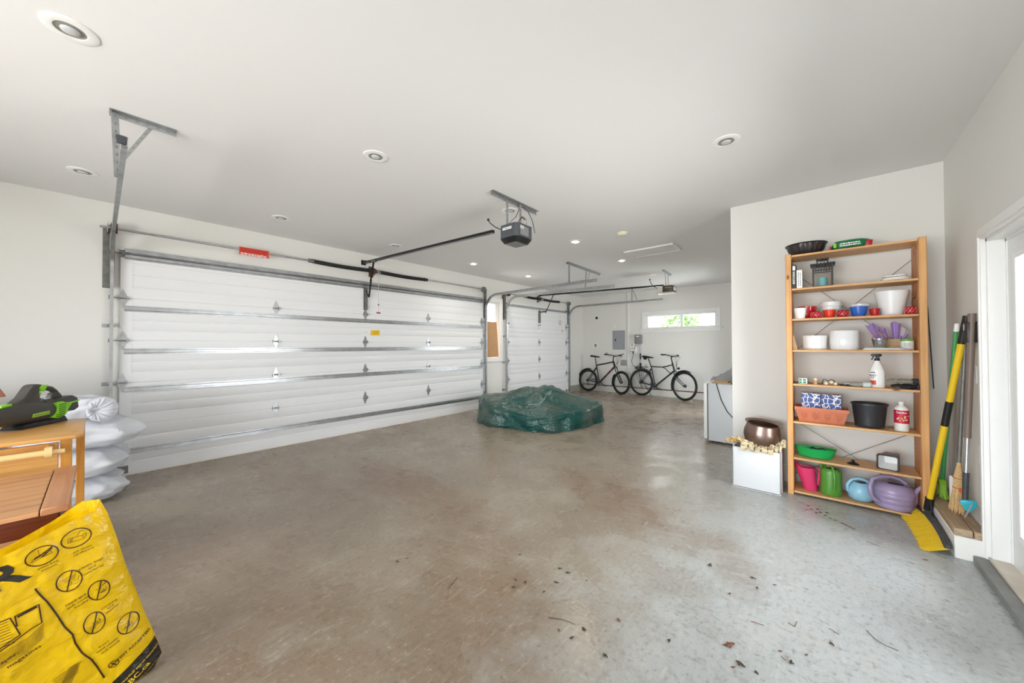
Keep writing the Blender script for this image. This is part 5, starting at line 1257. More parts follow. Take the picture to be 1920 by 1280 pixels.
obj('badge', MB().lathe([(0, .001), (.05, .001), (.05, 0)], (0, 0, 0), 24, sy=.35).xf(Matrix.Translation((fx(.1205), -1.765, 1.65)) @ Matrix.Rotation(-PI/2, 4, 'Y') @ Matrix.Rotation(PI/2, 4, 'Z')), G['white'], o)
cdt = obj('conduit', MB().box(fx(.03), XF, -1.83, -1.77, .76, 1.44, bev=.004), G['lgrey'], None, 'grey conduit with black cable joints below the grey wall box', 'conduit')
for za_, zb_, r_ in ((1.0, 1.17, .016), (.72, .90, .026)): obj('cable_joint', MB().cyl((fx(.05), -1.82, za_), (fx(.05), -1.82, zb_), r_, seg=12), G['blk'], cdt)
mb = MB().box(fx(.06), XF, -1.70, -1.49, 1.19, 1.36, bev=.008, seg=2); o = obj('power_strip', mb, G['white'], None, 'white six-socket adapter box with plugs on the back wall', 'power strip')
mb = MB()
for a in range(3):
    for b in range(2): mb.box(fx(.062), fx(.06), -1.67+.055*a, -1.64+.055*a, 1.215+.07*b, 1.245+.07*b)
obj('socket', mb, G['mgrey'], o)
mb = MB().tube([(fx(.07), -1.62, 1.19), (fx(.08), -1.60, 1.05), (fx(.06), -1.56, .95), (fx(.06), -1.60, .82), (fx(.06), -1.70, .78), (fx(.06), -1.78, .83)], .007, seg=6).tube([(fx(.07), -1.64, 1.30), (fx(.09), -1.68, 1.35), (fx(.09), -1.72, 1.44)], .006, seg=6).cyl((fx(.08), -1.62, 1.16), (fx(.08), -1.62, 1.22), .02, seg=8).tube([(fx(.07), -1.58, 1.36), (fx(.07), -1.59, 1.42), (fx(.06), -1.57, 1.44)], .006, seg=6)
obj('power_cable', mb, G['dgrey'], None, 'dark looping cable plugged into white adapter box on back wall', 'cable')

# ------------------------------------------------------------------ white cabinet, its load, covered thing
fr = thing('small_fridge', (5.83, -4.67, 0), 'white waist-high fridge half hidden behind the partition, seen from its side', 'fridge')
obj('cabinet', MB().box(5.56, 6.12, -4.93, -4.462, .03, .845, bev=.008, seg=2), mat('appliance_side_grey', (206, 210, 214), .35), fr)
obj('fridge_door', MB().box(5.55, 6.13, -4.452, -4.405, .05, .845, bev=.012, seg=3), mat('appliance_white', (232, 232, 230), .3), fr)
obj('door_gasket', MB().box(5.562, 6.118, -4.463, -4.451, .05, .84), G['dgrey'], fr)
mb = MB()
for x in (5.60, 6.08):
    for y in (-4.5, -4.88): mb.cyl((x, y, 0), (x, y, .032), .02, seg=10)
obj('foot', mb, G['blk'], fr)
obj('power_cord', MB().tube([(5.62, -4.56, .850), (5.556, -4.57, .845), (5.554, -4.63, .62), (5.553, -4.70, .47), (5.553, -4.82, .33), (5.553, -4.93, .25)], .006, seg=6), G['blk'], fr)
mb = MB().box(5.60, 5.95, -4.74, -4.50, .846, .862, bev=.002).box(5.64, 5.9, -4.70, -4.52, .862, .876, bev=.002, M=Matrix.Rotation(.0, 4, 'Z'))
obj('folded_cardboard', mb, G['kraft'], None, 'flat tan cardboard lying on top of the white fridge', 'cardboard')
obj('small_box', MB().box(5.60, 5.80, -4.92, -4.755, .846, .965, bev=.003), mat('dark_brown_box', (72, 56, 50), .6), None, 'dark brown box on the fridge beside the partition edge', 'box')
mb = MB()
def cov(u, v):
    x = 6.45+1.1*u; y = -4.22-.66*v
    e = min(1, min(u, 1-u, v, 1-v)*6)
    h = .80+.12*(v > .25)*min(1, (v-.25)*5)+.15*math.exp(-((v-.62)/.18)**2)
    h += .05*math.sin(u*9+v*4)+.06*noise.noise(V((u*3, v*4, 0)))
    e = e**.45
    return V((x+(.5-u)*.12*e, y+(v-.5)*-.12*e, max(.003, h*e)))
mb.grid(cov, 40, 40)
obj('grey_cover', mb, film('grey_dust_cover', (150, 152, 156), .5, .04, .4, 6), None, 'grey dust cover draped over something behind the white fridge', 'dust cover')
# white box with pot and newspaper
wb = thing('white_box', (4.15, -5.215, 0), 'knee-high white open box standing against the partition', 'box')
x0, x1, y0, y1, hh = 3.955, 4.33, -5.405, -5.02, .392
mb = MB()
for a in ((x0, x0+.012, y0, y1), (x1-.012, x1, y0, y1), (x0, x1, y0, y0+.012), (x0, x1, y1-.012, y1)): mb.box(a[0], a[1], a[2], a[3], .0, hh, bev=.005, seg=2)
mb.box(x0, x1, y0, y1, 0, .01).box(x0+.01, x1-.01, y0+.01, y1-.01, hh-.12, hh-.11)
obj('box_wall', mb, mat('matte_white_board', (216, 218, 220), .5, bump=.03, bscale=20), wb)
mb = MB().box(x1-.10, x1-.095, y0-.004, y0, .0, hh-.01).box(x0+.10, x0+.106, y0-.005, y0, .0, hh-.01); obj('flap_edge', mb, mat('pinkish_edge', (212, 190, 188), .6), wb)
Mp = Matrix.Translation((4.14, -5.235, .435)) @ Matrix.Rotation(math.radians(7), 4, 'X') @ Matrix.Rotation(math.radians(-3), 4, 'Y')
prof = [(0, -.08), (.06, -.075), (.10, -.05), (.135, 0), (.152, .06), (.150, .11), (.136, .16), (.134, .178), (.152, .190), (.154, .196), (.146, .194), (.128, .178), (.130, .155), (.142, .10), (.144, .06), (.126, 0), (.09, -.045), (0, -.07)]
obj('copper_pot', MB().lathe(prof, (0, 0, 0), 56).xf(Mp), mat('aged_copper', (144, 122, 112), .32, .9, bump=.12, bscale=22, var=.12, vscale=8), None, 'round aged copper cauldron resting in newspaper on the white box', 'pot')
def crumple(name, c, sx, sy, rz, amp, label, m, seed, txt=True, tilt=0, cat='newspaper'):
    c = V(c); mb = MB(); Mz = Matrix.Rotation(rz, 3, 'Z') @ Matrix.Rotation(tilt, 3, 'Y')
    def f(u, v):
        p = V(((u-.5)*sx, (v-.5)*sy, 0)); n = noise.noise(V((u*2.2+seed, v*2.2, 1)))*amp*1.6+abs(noise.noise(V((u*4.5+seed, v*4.5, 2))))*amp*1.2
        p.z = n; p.x += noise.noise(V((u*4, v*4, seed)))*amp*.8; return c+Mz @ p
    mb.grid(f, 22, 22); q = obj(name, mb, m, None, label, cat, 'crumpled newspaper in the white box')
    if txt:
        mb = MB()
        def g(x, y): return f(.5+x/sx, .5+y/sy)+V((-.002, 0, .0035))
        for k in range(4):
            for j in range(5):
                xa = -.42*sx+.18*sx*j; ya_ = -.35*sy+.2*sy*k
                mb.grid(lambda u, v: g(xa+.11*sx*u, ya_+.035*sy*v), 4, 2)
        obj('print', mb, G['dgrey'], q)
nm = mat('newsprint', (216, 200, 164), .8); km = mat('packing_paper', (222, 186, 128), .8)
crumple('newspaper', (4.0, -5.03, .43), .16, .14, .4, .035, 'tan crumpled paper poking out left of the copper pot', km, 3, tilt=.35)
crumple('newspaper', (3.985, -5.22, .405), .12, .26, .05, .04, 'cream newspaper crumpled in front of the copper pot', nm, 8, tilt=-.7)
crumple('newspaper', (4.06, -5.365, .43), .16, .12, -.3, .04, 'crumpled printed newspaper right of the copper pot', nm, 12, tilt=-.5)

# ------------------------------------------------------------------ corner tools by the door
t = thing('push_broom', (3.84, -6.31, 0), 'yellow push broom with black grip and yellow bristles leaning in the corner by the door', 'broom')
b0 = V((4.07, -6.315, .115)); b1 = V((3.752, -6.462, 1.59)); d = (b1-b0); L_ = d.length; d.normalize()
pt = lambda u: b0+(b1-b0)*u
mb = MB().cyl(pt(0), pt(.87), .0185, seg=16); obj('handle', mb, mat('yellow_pole', (240, 200, 36), .3), t)
mb = MB().cyl(pt(.87), pt(1), .0195, seg=16); l = obj('grip', mb, G['blk'], t); obj('sleeve', MB().cyl(pt(.46), pt(.585), .0205, seg=16), G['blk'], t)
obj('collar', MB().cyl(pt(-.005), pt(.055), .024, seg=14).cyl(pt(.055), pt(.06), .026, seg=14), G['blk'], t)
hp = [V((4.19, -6.285, .075)), V((4.03, -6.308, .08)), V((3.86, -6.318, .078)), V((3.68, -6.322, .07)), V((3.50, -6.318, .055))]
mb = MB()
for i, p in enumerate(hp[:-1]): mb.bar(p, hp[i+1], .036, .026, up=(0, .8, .6), bev=.005)
mb.bar(pt(0)-d*.01, (4.04, -6.31, .08), .04, .03)
obj('broom_head', mb, G['dgrey'], t)
mb = MB(); r = random.Random(4)
def hpx(u):
    i = min(int(u*4), 3); return hp[i].lerp(hp[i+1], u*4-i)
for k in range(170):
    u = (k+.5)/170; p = hpx(u)+V((0, .0, -.012))
    q = V((p.x+r.uniform(-.008, .008)-.01, p.y+.105+r.uniform(-.010, .010), .003))
    for dy in (0, .012, .024): mb.cyl(p+V((0, dy-.008, .004)), q+V((r.uniform(-.004, .004), dy*.7-.004, 0)), .0024, .0018, seg=4, caps=False)
obj('bristles', mb, mat('yellow_bristle', (236, 200, 40), .55), t).data.name = 'bristles'
mb = MB().tube([pt(.055)+V((-.03, .0, 0)), (4.05, -6.33, .06), (3.95, -6.33, .05)], .003, seg=5).tube([pt(.055)+V((.03, 0, 0)), (4.12, -6.33, .1), (4.15, -6.3, .09)], .003, seg=5); obj('brace_wire', mb, G['dgrey'], t)
t = thing('broom', (4.2, -6.42, .19), 'green handled broom with lime bristles standing behind the yellow push broom', 'broom')
mb = MB().cyl((4.20, -6.41, .30), (4.035, -6.465, 1.50), .0125, seg=12); obj('handle', mb, mat('green_pole', (70, 160, 86), .35), t)
obj('end_cap', MB().cyl((4.035, -6.465, 1.49), (4.028, -6.468, 1.55), .0155, .013, seg=12), G['white'], t)
mb = MB().prism([(4.15, .285), (4.26, .285), (4.23, .33), (4.18, .33)], 1, -6.43, -6.39, bev=.004); obj('broom_head', mb, mat('lime_plastic', (132, 186, 40), .4), t)
mb = MB()
for k in range(80):
    u = r.random(); x = 4.155+.10*u; y = -6.425+.03*r.random(); mb.cyl((x, y, .29), (x+(u-.5)*.06, y-.02+.03*r.random(), .192), .0026, .002, seg=4, caps=False)
obj('bristles', mb, mat('lime_bristle', (150, 196, 44), .5), t)
t = thing('dustpan', (4.02, -6.44, .19), 'white dustpan upright between the green broom and corn broom', 'dustpan')
mb = MB().prism([(3.99, .195), (4.10, .195), (4.09, .40), (4.06, .45), (4.02, .45), (3.99, .40)], 1, -6.458, -6.45, bev=.002).box(3.985, 3.993, -6.458, -6.43, .195, .39).box(4.097, 4.105, -6.458, -6.43, .195, .39); obj('pan', mb, G['white'], t)
t = thing('corn_broom', (3.87, -6.43, .19), 'natural straw corn broom with thin silver handle standing on the plank', 'broom')
obj('handle', MB().cyl((3.86, -6.435, .55), (3.80, -6.465, 1.47), .011, seg=10), G['galvd'], t)
mb = MB()
for k in range(260):
    a = r.random()*2*PI; q = math.sqrt(r.random()); c, s = math.cos(a)*q, math.sin(a)*q*.45
    z0 = .192+.03*r.random()
    mb.tube([(3.86+c*.014, -6.435+s*.014, .55), (3.865+c*.048, -6.432+s*.045, .45), (3.87+c*.045, -6.43+s*.05, .37), (3.885+c*.095, -6.425+s*.085, z0)], [.0016, .0018, .0016, .0012], seg=3, caps=False)
obj('straw', mb, mat('straw', (206, 172, 120), .8, var=.2, vscale=60), t)
mb = MB()
for z, rr in ((.44, .050), (.37, .049)): mb.tube([(3.867+rr*1.03*math.cos(a), -6.431+rr*.5*math.sin(a), z) for a in [i*PI/10 for i in range(20)]], .0022, seg=4, closed=True)
obj('binding', mb, mat('red_binding', (206, 70, 50), .6), t)
t = thing('fan_rake', (3.68, -6.44, .19), 'brown and silver pole with turquoise wire rake head leaning against the right wall', 'rake')
g0, g1 = V((3.665, -6.424, .37)), V((3.66, -6.466, 1.60)); gp = lambda u: g0+(g1-g0)*u
obj('handle', MB().cyl(gp(.32), gp(1), .0165, .019, seg=14), mat('taupe_grip', (124, 108, 98), .45), t)
obj('shaft', MB().cyl(gp(.12), gp(.325), .013, seg=14), mat('silver_tube', (196, 198, 202), .25, .9), t)
obj('socket', MB().cyl(gp(-.02), gp(.13), .014, .016, seg=14), G['dgrey'], t)
cy_ = mat('turquoise_plastic', (30, 168, 186), .35)
mb = MB().prism([(-6.391, .335), (-6.401, .349), (-6.453, .359), (-6.468, .349), (-6.467, .323), (-6.438, .277), (-6.426, .270), (-6.413, .293)], 0, 3.628, 3.642, bev=.003); obj('rake_head', mb, cy_, t)
obj('tension_bar', MB().bar((3.624, -6.446, .340), (3.624, -6.412, .238), .009, .004, up=(1, 0, 0)), G['galv'], t)
mb = MB()
for k in range(11):
    u = k/10; a = V((3.635, -6.466+.030*u, .335-.058*u)); b = V((3.60, -6.486+.046*u*u, .318-.085*u)); b.x -= .05; mb.tube([a, a.lerp(b, .75), b+V((-.008, 0, -.006))], .0011, seg=4)
obj('tines', mb, G['galv'], t)
obj('plastic_clip', MB().box(3.80, 3.825, -6.455, -6.425, .35, .375, bev=.003), mat('coral_clip', (232, 90, 64), .5), None, 'small coral red clip on the straw broom binding', 'clip')
o = obj('key_box', MB().box(3.645, 3.735, YR, YR+.05, 1.405, 1.545, bev=.006, seg=2), G['blk'], None, 'black wall box with a white sticker beside the door frame', 'wall box')
obj('sticker', MB().box(3.70, 3.725, YR+.05, YR+.051, 1.49, 1.53).box(3.7352, 3.736, YR+.01, YR+.04, 1.49, 1.53), G['lgrey'], o)
o = obj('light_switch', MB().box(3.69, 3.80, YR, YR+.006, 1.13, 1.25, bev=.002), G['white'], None, 'double white light switch plate on the right wall below the black box', 'light switch')
obj('toggle', MB().box(3.71, 3.735, YR+.006, YR+.012, 1.16, 1.22, bev=.002).box(3.755, 3.78, YR+.006, YR+.012, 1.16, 1.22, bev=.002), G['white'], o)
obj('wall_socket', MB().box(3.60, 3.67, YR, YR+.006, .60, .72, bev=.002), G['white'], None, 'white socket plate low on the right wall next to door casing', 'outlet')
mb = MB().tube([(4.452, -6.388, 1.72), (4.452, -6.40, 1.40), (4.452, -6.415, 1.02)], .0045, seg=6); obj('hanging_rod', mb, G['dgrey'], None, 'thin dark rod hanging on the partition right of the shelves', 'rod')

# ------------------------------------------------------------------ left: garden table, cart, blower, sacks, bag
t = thing('garden_table', (-.66, -2.99, 0), 'reddish hardwood slatted garden table at the left edge behind the yellow bag', 'table')
tx0, tx1, ty0, ty1, tz = -1.45, -.243, -3.36, -2.615, .75
mb = MB(); n = 9
for k in range(n):
    a = ty0+(ty1-ty0)*k/n; b = ty0+(ty1-ty0)*(k+1)/n
    mb.box(tx0+.1, tx1-.076, a+.0012, b-.0012, tz-.024, tz-.0, bev=.002)
obj('slats', mb, G['teak'], t)
obj('end_board', MB().box(tx1-.073, tx1, ty0, ty1, tz-.026, tz+.0005, bev=.003), G['teaky'], t); obj('end_board', MB().box(tx0, tx0+.098, ty0, ty1, tz-.026, tz+.0005, bev=.003), G['teaky'], t)
obj('apron', MB().box(tx0+.05, tx1-.03, ty0+.03, ty0+.055, tz-.105, tz-.026, bev=.002), G['teakd'], t); obj('apron', MB().box(tx0+.05, tx1-.03, ty1-.055, ty1-.03, tz-.105, tz-.026, bev=.002), G['teakd'], t); obj('apron', MB().box(tx1-.05, tx1-.025, ty0+.05, ty1-.05, tz-.105, tz-.026, bev=.002), G['teakd'], t)
for x in (tx0+.08, tx1-.075):
    for y in (ty0+.045, ty1-.095): obj('leg', MB().box(x, x+.045, y, y+.05, 0, tz-.027, bev=.003), mat('hardwood_leg', (150, 74, 42), .4, var=.1, vscale=10), t)
# kitchen cart
t = thing('kitchen_cart', (-.7, -2.17, 0), 'honey pine kitchen trolley with towel rail and drawer, carrying the leaf blower', 'kitchen trolley')
cz = .90; cx1 = -.222
mb = MB(); mb.prism([(-1.25, -2.53), (cx1-.03, -2.53), (cx1, -2.50), (cx1, -1.82), (-1.25, -1.82)], 2, cz-.02, cz, bev=.006); obj('cart_top', mb, G['honey'], t)
for x in (-1.22, -.306):
    obj('leg', MB().box(x, x+.042, -2.47, -2.43, .0, cz-.02, bev=.003), G['honeyz'], t)
    obj('leg', MB().box(x+.042, x+.08, -1.88, -1.84, .0, cz-.02, bev=.003), G['honeyz'], t)
obj('brace', MB().prism([(-1.84, cz-.02), (-1.96, cz-.02), (-1.885, cz-.20), (-1.88, cz-.24), (-1.84, cz-.24)], 0, -.262, -.245), G['honeyz'], t)
mb = MB().box(-1.17, -.312, -2.46, -2.445, cz-.19, cz-.04, bev=.003); dr = obj('drawer', mb, G['honey'], t)
mb = MB().box(-1.17, -.335, -2.445, -2.35, cz-.40, cz-.18, bev=.002); obj('lower_panel', mb, G['honey'], t)
mb = MB()
for x in (-.352, -1.15): mb.box(x, x+.024, -2.575, -2.43, cz-.10, cz-.045, bev=.006, seg=2).cyl((x-.001, -2.575, cz-.07), (x+.025, -2.575, cz-.07), .03, seg=20)
obj('rail_bracket', mb, G['dowel'], t)
obj('towel_rail', MB().cyl((-1.18, -2.575, cz-.07), (-.345, -2.575, cz-.07), .016, seg=16).cyl((-.33, -2.575, cz-.07), (-.285, -2.575, cz-.07), .014, .012, seg=16), G['dowel'], t)
obj('side_rail', MB().box(-1.2, -1.18, -2.43, -1.88, cz-.1, cz-.02).box(-1.2, -.27, -1.87, -1.85, cz-.09, cz-.02), G['honey'], t)
obj('cart_shelf', MB().box(-1.2, -.31, -2.45, -1.86, .25, .27, bev=.003), G['honey'], t)
# leaf blower ; local (s, z) plane through its axis
bo_ = V((-.51, -2.079, 0)); bd = V((.5796, .8149, 0)); bn = V((.8149, -.5796, 0))
Mb = Matrix((bd, V((0, 0, 1)), bn)).transposed().to_4x4(); Mb.translation = bo_
def bprism(mb, pts, a, b, bev=0):
    q = MB().prism(pts, 2, a, b, bev=bev); q.xf(Mb)
    vm = {v: mb.bm.verts.new(v.co) for v in q.bm.verts}
    for f in q.bm.faces:
        g = mb.bm.faces.new([vm[v] for v in f.verts]); g.smooth = f.smooth; g.material_index = mb.mi
    q.bm.free(); return mb
BL = lambda s, z, w=0: Mb @ V((s, z, w))
t = thing('leaf_blower', (-.42, -1.95, .90), 'black and lime green cordless leaf blower lying on the pine trolley', 'leaf blower')
dk = mat('charcoal_plastic', (66, 64, 60), .45, bump=.04, bscale=200); lg = mat('lime_green_plastic', (128, 206, 24), .35)
mb = MB().tube([V(p) for p in ((-.40, .985, 0), (-.22, .99, 0), (-.09, .994, 0), (-.03, .995, 0), (.05, .998, 0), (.13, .990, 0), (.18, .985, 0), (.24, .99, 0), (.30, 1.0, 0), (.35, 1.0, 0), (.385, 1.0, 0))], [.05, .052, .056, .066, .072, .072, .068, .062, .052, .046, .040], seg=28)
mb.xf(Mb @ Matrix.Diagonal((1, 1, .75, 1)))
bprism(mb, [(-.03, 1.04), (.02, 1.068), (.05, 1.09), (.082, 1.136), (.101, 1.159), (.125, 1.164), (.16, 1.157), (.165, 1.14), (.140, 1.135), (.139, 1.10), (.148, 1.06), (.19, 1.03), (.0, 1.0)], -.028, .028, .010)
bprism(mb, [(.16, 1.03), (.17, 1.052), (.25, 1.056), (.345, 1.066), (.385, 1.045), (.395, .975), (.36, .958), (.2, .97)], -.034, .034, .008)
obj('housing', mb, dk, t)
mb = MB().tube([BL(.16, 1.142), BL(.19, 1.135), (BL(.235, 1.122)), BL(.262, 1.100), BL(.272, 1.07)], [.014, .015, .016, .016, .018], seg=12); bprism(mb, [(.222, 1.062), (.30, 1.058), (.29, 1.08), (.272, 1.10), (.236, 1.095)], -.015, .015, .004); obj('handle', mb, dk, t)
mb = MB(); bprism(mb, [(.134, 1.135), (.143, 1.153), (.188, 1.153), (.176, 1.135), (.165, 1.112), (.143, 1.117)], -.02, .031, .004); bprism(mb, [(.152, 1.11), (.175, 1.104), (.166, 1.083)], -.008, .008, .002); obj('trigger', mb, lg, t, label='lime green trigger')
mb = MB(); o_ = [(.205, 1.03), (.251, 1.037), (.283, 1.02), (.288, .968), (.268, .942), (.223, .93), (.18, .94), (.212, .965), (.218, 1.0)]
bprism(mb, o_, .030, .056, .004); mb.mi = 1
for k in range(7):
    z = 1.018-.0125*k; bprism(mb, [(.222 if k < 5 else .205, z-.004), (.273-.002*k, z), (.273-.002*k, z+.004), (.222 if k < 5 else .205, z)], .0555, .0572)
obj('air_grille', mb, [lg, G['hole']], t, label='lime green slatted grille')
mb = MB(); bprism(mb, [(.281, 1.024), (.326, 1.022), (.389, 1.028), (.386, 1.020), (.332, 1.012), (.317, .99), (.287, .948), (.277, .946), (.301, .98), (.308, 1.012), (.283, 1.016)], .028, .041, .002); obj('battery_trim', mb, lg, t, label='lime green battery surround')
mb = MB(); bprism(mb, [(0, .902), (.027, .926), (.08, .93), (.247, .930), (.274, .938), (.295, .902)], -.05, .05, .003); obj('base_foot', mb, G['blk'], t)
mb = MB(); bprism(mb, [(.065, .985), (.165, .990), (.166, .968), (.066, .963)], .045, .0565, .001); l = obj('name_plate', mb, mat('lime_label', (150, 190, 60), .4), t)
mb = MB(); add_text(mb, 'greenworks', .0145, Mb @ Matrix.Translation((.105, .976, .0572)), .01); add_text(mb, '60V', .012, Mb @ Matrix.Translation((.152, .978, .0572)), .01); add_text(mb, '60', .022, Mb @ Matrix.Translation((.352, 1.002, .0345)), .01); obj('lettering', mb, mat('grey_green_letter', (70, 90, 50), .5), l)
mb = MB(); bprism(mb, [(-.075, 1.044), (-.02, 1.050), (-.02, 1.062), (-.075, 1.056)], -.01, .03, .001); obj('green_mark', mb, lg, t)
mb = MB().tube([BL(.17, 1.05, .0), BL(.178, 1.066), BL(.192, 1.060), BL(.186, 1.05)], .003, seg=6); obj('key_loop', mb, G['blk'], t)
# stacked sacks
sk = film('milky_plastic', (238, 240, 245), .16, .35, .6, 7)
def sack(c, sx, sy, sz, label, seed, mouth=None):
    c = V(c); mb = MB()
    def f(u, v):
        a = u*2*PI; b = (v-.5)*PI; e = .62
        pw = lambda q, e: math.copysign(abs(q)**e, q)
        x = pw(math.cos(a), .75)*pw(math.cos(b), .5); y = pw(math.sin(a), .75)*pw(math.cos(b), .5); z = pw(math.sin(b), .9)
        p = V((x*sx, y*sy, z*sz))
        n = noise.noise(p*3.5+V((seed, 0, 0)))*.05+.03-abs(noise.noise(V((p.x*6, p.y*6, p.z*15+seed))))*.07-abs(noise.noise(V((p.x*13+seed, p.y*13, p.z*10))))*.022
        n *= 1-.5*abs(z)
        if mouth is not None: # gathered neck pleats round the tie point
            m = V(mouth)-c; d = (p-m); q = math.exp(-(d.length/.16)**2); p += -d*q*.0; n += .012*math.sin(10*math.atan2(d.z, d.x))*math.exp(-((d.length-.09)/.06)**2)-.0*d.length
        for dx_, dy_ in ((.9, -.43), (.5, -.86)):
            q_ = max(0, math.cos(a)*dx_+math.sin(a)*dy_); p += V((dx_, dy_, 0))*.065*q_**26*max(0, math.cos(b))**5
        nd = V((p.x/sx**1, p.y/sy, p.z/sz)).normalized()
        p += nd*n
        return c+p
    mb.grid(f, 72, 40, cu=True)
    zb = c.z-sz
    for v_ in mb.bm.verts:
        if v_.co.z < zb+.012: v_.co.z = zb+.004+max(0, (v_.co.z-zb))*.4
        v_.co.y = min(v_.co.y, .03)
    return obj('plastic_sack', mb, sk, None, label, 'plastic sack', 'white plastic sacks stacked by the garage door')
sack((-.34, -.62, .125), .33, .30, .118, 'bottom sack of the white plastic stack beside the garage door', 1)
sack((-.32, -.64, .375), .33, .30, .120, 'second white plastic sack from the floor in the stack', 5)
sack((-.29, -.66, .63), .35, .30, .122, 'third white plastic sack from the floor, its corner pointing at the garage door', 9)
top_sack = sack((-.38, -.70, .865), .26, .24, .105, 'top white plastic sack with gathered neck behind the leaf blower', 14, mouth=(-.16, -.97, .90))
mb = MB(); q = MB()
def neck(u, v):
    a = u*2*PI; r_ = .003+.102*v**.7; x = -.145; y = -.94+.03*v; z = .86
    r_ *= 1+.035*math.sin(11*a)+.025*math.sin(19*a)
    k = v**.75; pl_ = math.sin(11*a)*.5+.5*math.sin(19*a+1)
    return V((x-.045*(1-k)+r_*0+k*.105*(1+.03*pl_)*math.cos(a)*.95, y-.05*math.sin(v*2.6)-.013*pl_*math.sin(PI*min(1, v*1.1)), z-.01-.012*(1-k)+k*.105*(1+.03*pl_)*math.sin(a)*1.05))
mb.grid(neck, 72, 14, cu=True)
def neck2(u, v):
    a = u*2*PI; r_ = .105*(1+(.035*math.sin(11*a)+.025*math.sin(19*a))*(1-v))*(1-.15*v)
    return V((-.145-.03*v+r_*math.cos(a)*.95, -.975+.22*v+.065*(1-v)**2*.0+.025*(1-v), .85+r_*math.sin(a)*1.05*(1-.2*v)))
mb.grid(neck2, 72, 10, cu=True)
obj('gathered_neck', mb, sk, top_sack)
sack((-1.02, -.62, .81), .33, .30, .20, 'pale sack mostly hidden behind the leaf blower at the left edge', 21)
obj('storage_carton', MB().box(-1.32, -.72, -.95, -.3, 0, .60, bev=.004), G['card'], None, 'cardboard carton under the hidden pale sack at the left edge', 'carton')
mb = MB().prism([(-.90, .98), (-.672, .98), (-.715, 1.075), (-.80, 1.16), (-.90, 1.18)], 1, -.55, -.50, bev=.01); obj('wooden_board', mb, mat('rosy_brown_board', (178, 112, 84), .5), None, 'rosy brown board end poking in at left edge behind leaf blower', 'board')

# ------------------------------------------------------------------ yellow recycling bag
RE = [(.003, .004), (.023, .046), (.010, .102), (-.030, .247), (-.058, .36), (-.086, .469), (-.114, .604), (-.141, .717), (-.162, .776)]
def xr(z):
    z = max(.004, min(.776, z))
    for (x0_, z0_), (x1_, z1_) in zip(RE, RE[1:]):
        if z0_ <= z <= z1_: return x0_+(x1_-x0_)*(z-z0_)/(z1_-z0_)
    return RE[-1][0]
def yfront(x, z):
    e = max(0, min(1, (xr(z)-x)/.11)); b = math.sqrt(max(0, e*(2-e)))
    y = -3.478-.048*b*(1-.35*z/.78)
    n = noise.noise(V((x*7, z*7, 2)))*.010+abs(noise.noise(V((x*16, z*11, 4))))*.007+noise.noise(V((x*34, z*34, 7)))*.0022
    return y-n*b
lipF = [(-.162, .776), (-.184, .742), (-.253, .721), (-.392, .662), (-.60, .575)]; lipB = [(-.162, .776), (-.207, .777), (-.293, .722), (-.392, .670), (-.60, .60)]
def lz(L_, x):
    for (xa, za), (xb, zb) in zip(L_, L_[1:]):
        if xb <= x <= xa: return za+(zb-za)*(xa-x)/(xa-xb)
    return L_[-1][1]
def bagp(u, v, front):
    """u 0 right seam .. 1 left, v 0 bottom .. 1 lip"""
    L_ = lipF if front else lipB
    xt = -.162-.44*u; zt = lz(L_, xt); xb = .003-.52*u; zb = .004
    x = xb+(xt-xb)*v; z = zb+(zt-zb)*v
    x += (xr(z)-(.003+(-.162-.003)*v))*(1-u)
    y = yfront(x, z) if front else -3.478+.05*math.sin(min(1, u*4)*PI/2)*(1-.3*v)+.008*noise.noise(V((x*8, z*8, 9)))
    if not front: y = min(y, -3.40)
    return V((x, y, z))
yb_ = film('yellow_polythene', (232, 190, 8), .22, .15, .7, 12)
mb = MB(); mb.grid(lambda u, v: bagp(u, v, True), 80, 90); mb.grid(lambda u, v: bagp(u, v, False), 50, 50)
mb.grid(lambda u, v: V((.003-.52*u, yfront(.003-.52*u, .004)*(1-v)+bagp(u, 0, False).y*v, .004)), 40, 4)
mb.grid(lambda u, v: bagp(1, u, True)*(1-v)+bagp(1, u, False)*v, 30, 4)
bag = obj('recycling_bag', mb, yb_, None, 'bright yellow printed paper recycling bag standing in the lower left corner', 'bag')
OFF = .0022
def on_bag(x, z): return V((x, yfront(x, z)-OFF, z))
ink = mat('brown_black_ink', (58, 36, 14), .35); kk = mat('black_ink', (40, 36, 30), .3)
def stroke(mb, pts, w, n=6, closed=False):
    """inked line following the bag surface"""
    P_ = []
    m = len(pts)
    for i in range(m if closed else m-1):
        a = pts[i]; b = pts[(i+1) % m]
        for k in range(n): P_.append((a[0]+(b[0]-a[0])*k/n, a[1]+(b[1]-a[1])*k/n))
    if not closed: P_.append(pts[-1])
    N = len(P_); L1 = []; L2 = []
    for i, p in enumerate(P_):
        a = P_[i-1] if (i > 0 or closed) else P_[i]; b = P_[(i+1) % N] if (i < N-1 or closed) else P_[i]
        dx, dz = b[0]-a[0], b[1]-a[1]; l = math.hypot(dx, dz) or 1; nx, nz = -dz/l*w/2, dx/l*w/2
        L1.append(mb.bm.verts.new(on_bag(p[0]+nx, p[1]+nz))); L2.append(mb.bm.verts.new(on_bag(p[0]-nx, p[1]-nz)))
    for i in range(N if closed else N-1): j = (i+1) % N; mb._fin([mb.bm.faces.new((L1[i], L1[j], L2[j], L2[i]))], False)
def ellp(cx, cz_, a, b, rot, n=28): 
    c, s = math.cos(rot), math.sin(rot)
    return [(cx+a*math.cos(t)*c-b*math.sin(t)*s, cz_+a*math.cos(t)*s+b*math.sin(t)*c) for t in [2*PI*i/n for i in range(n)]]
mb = MB()
TR = math.radians(20)
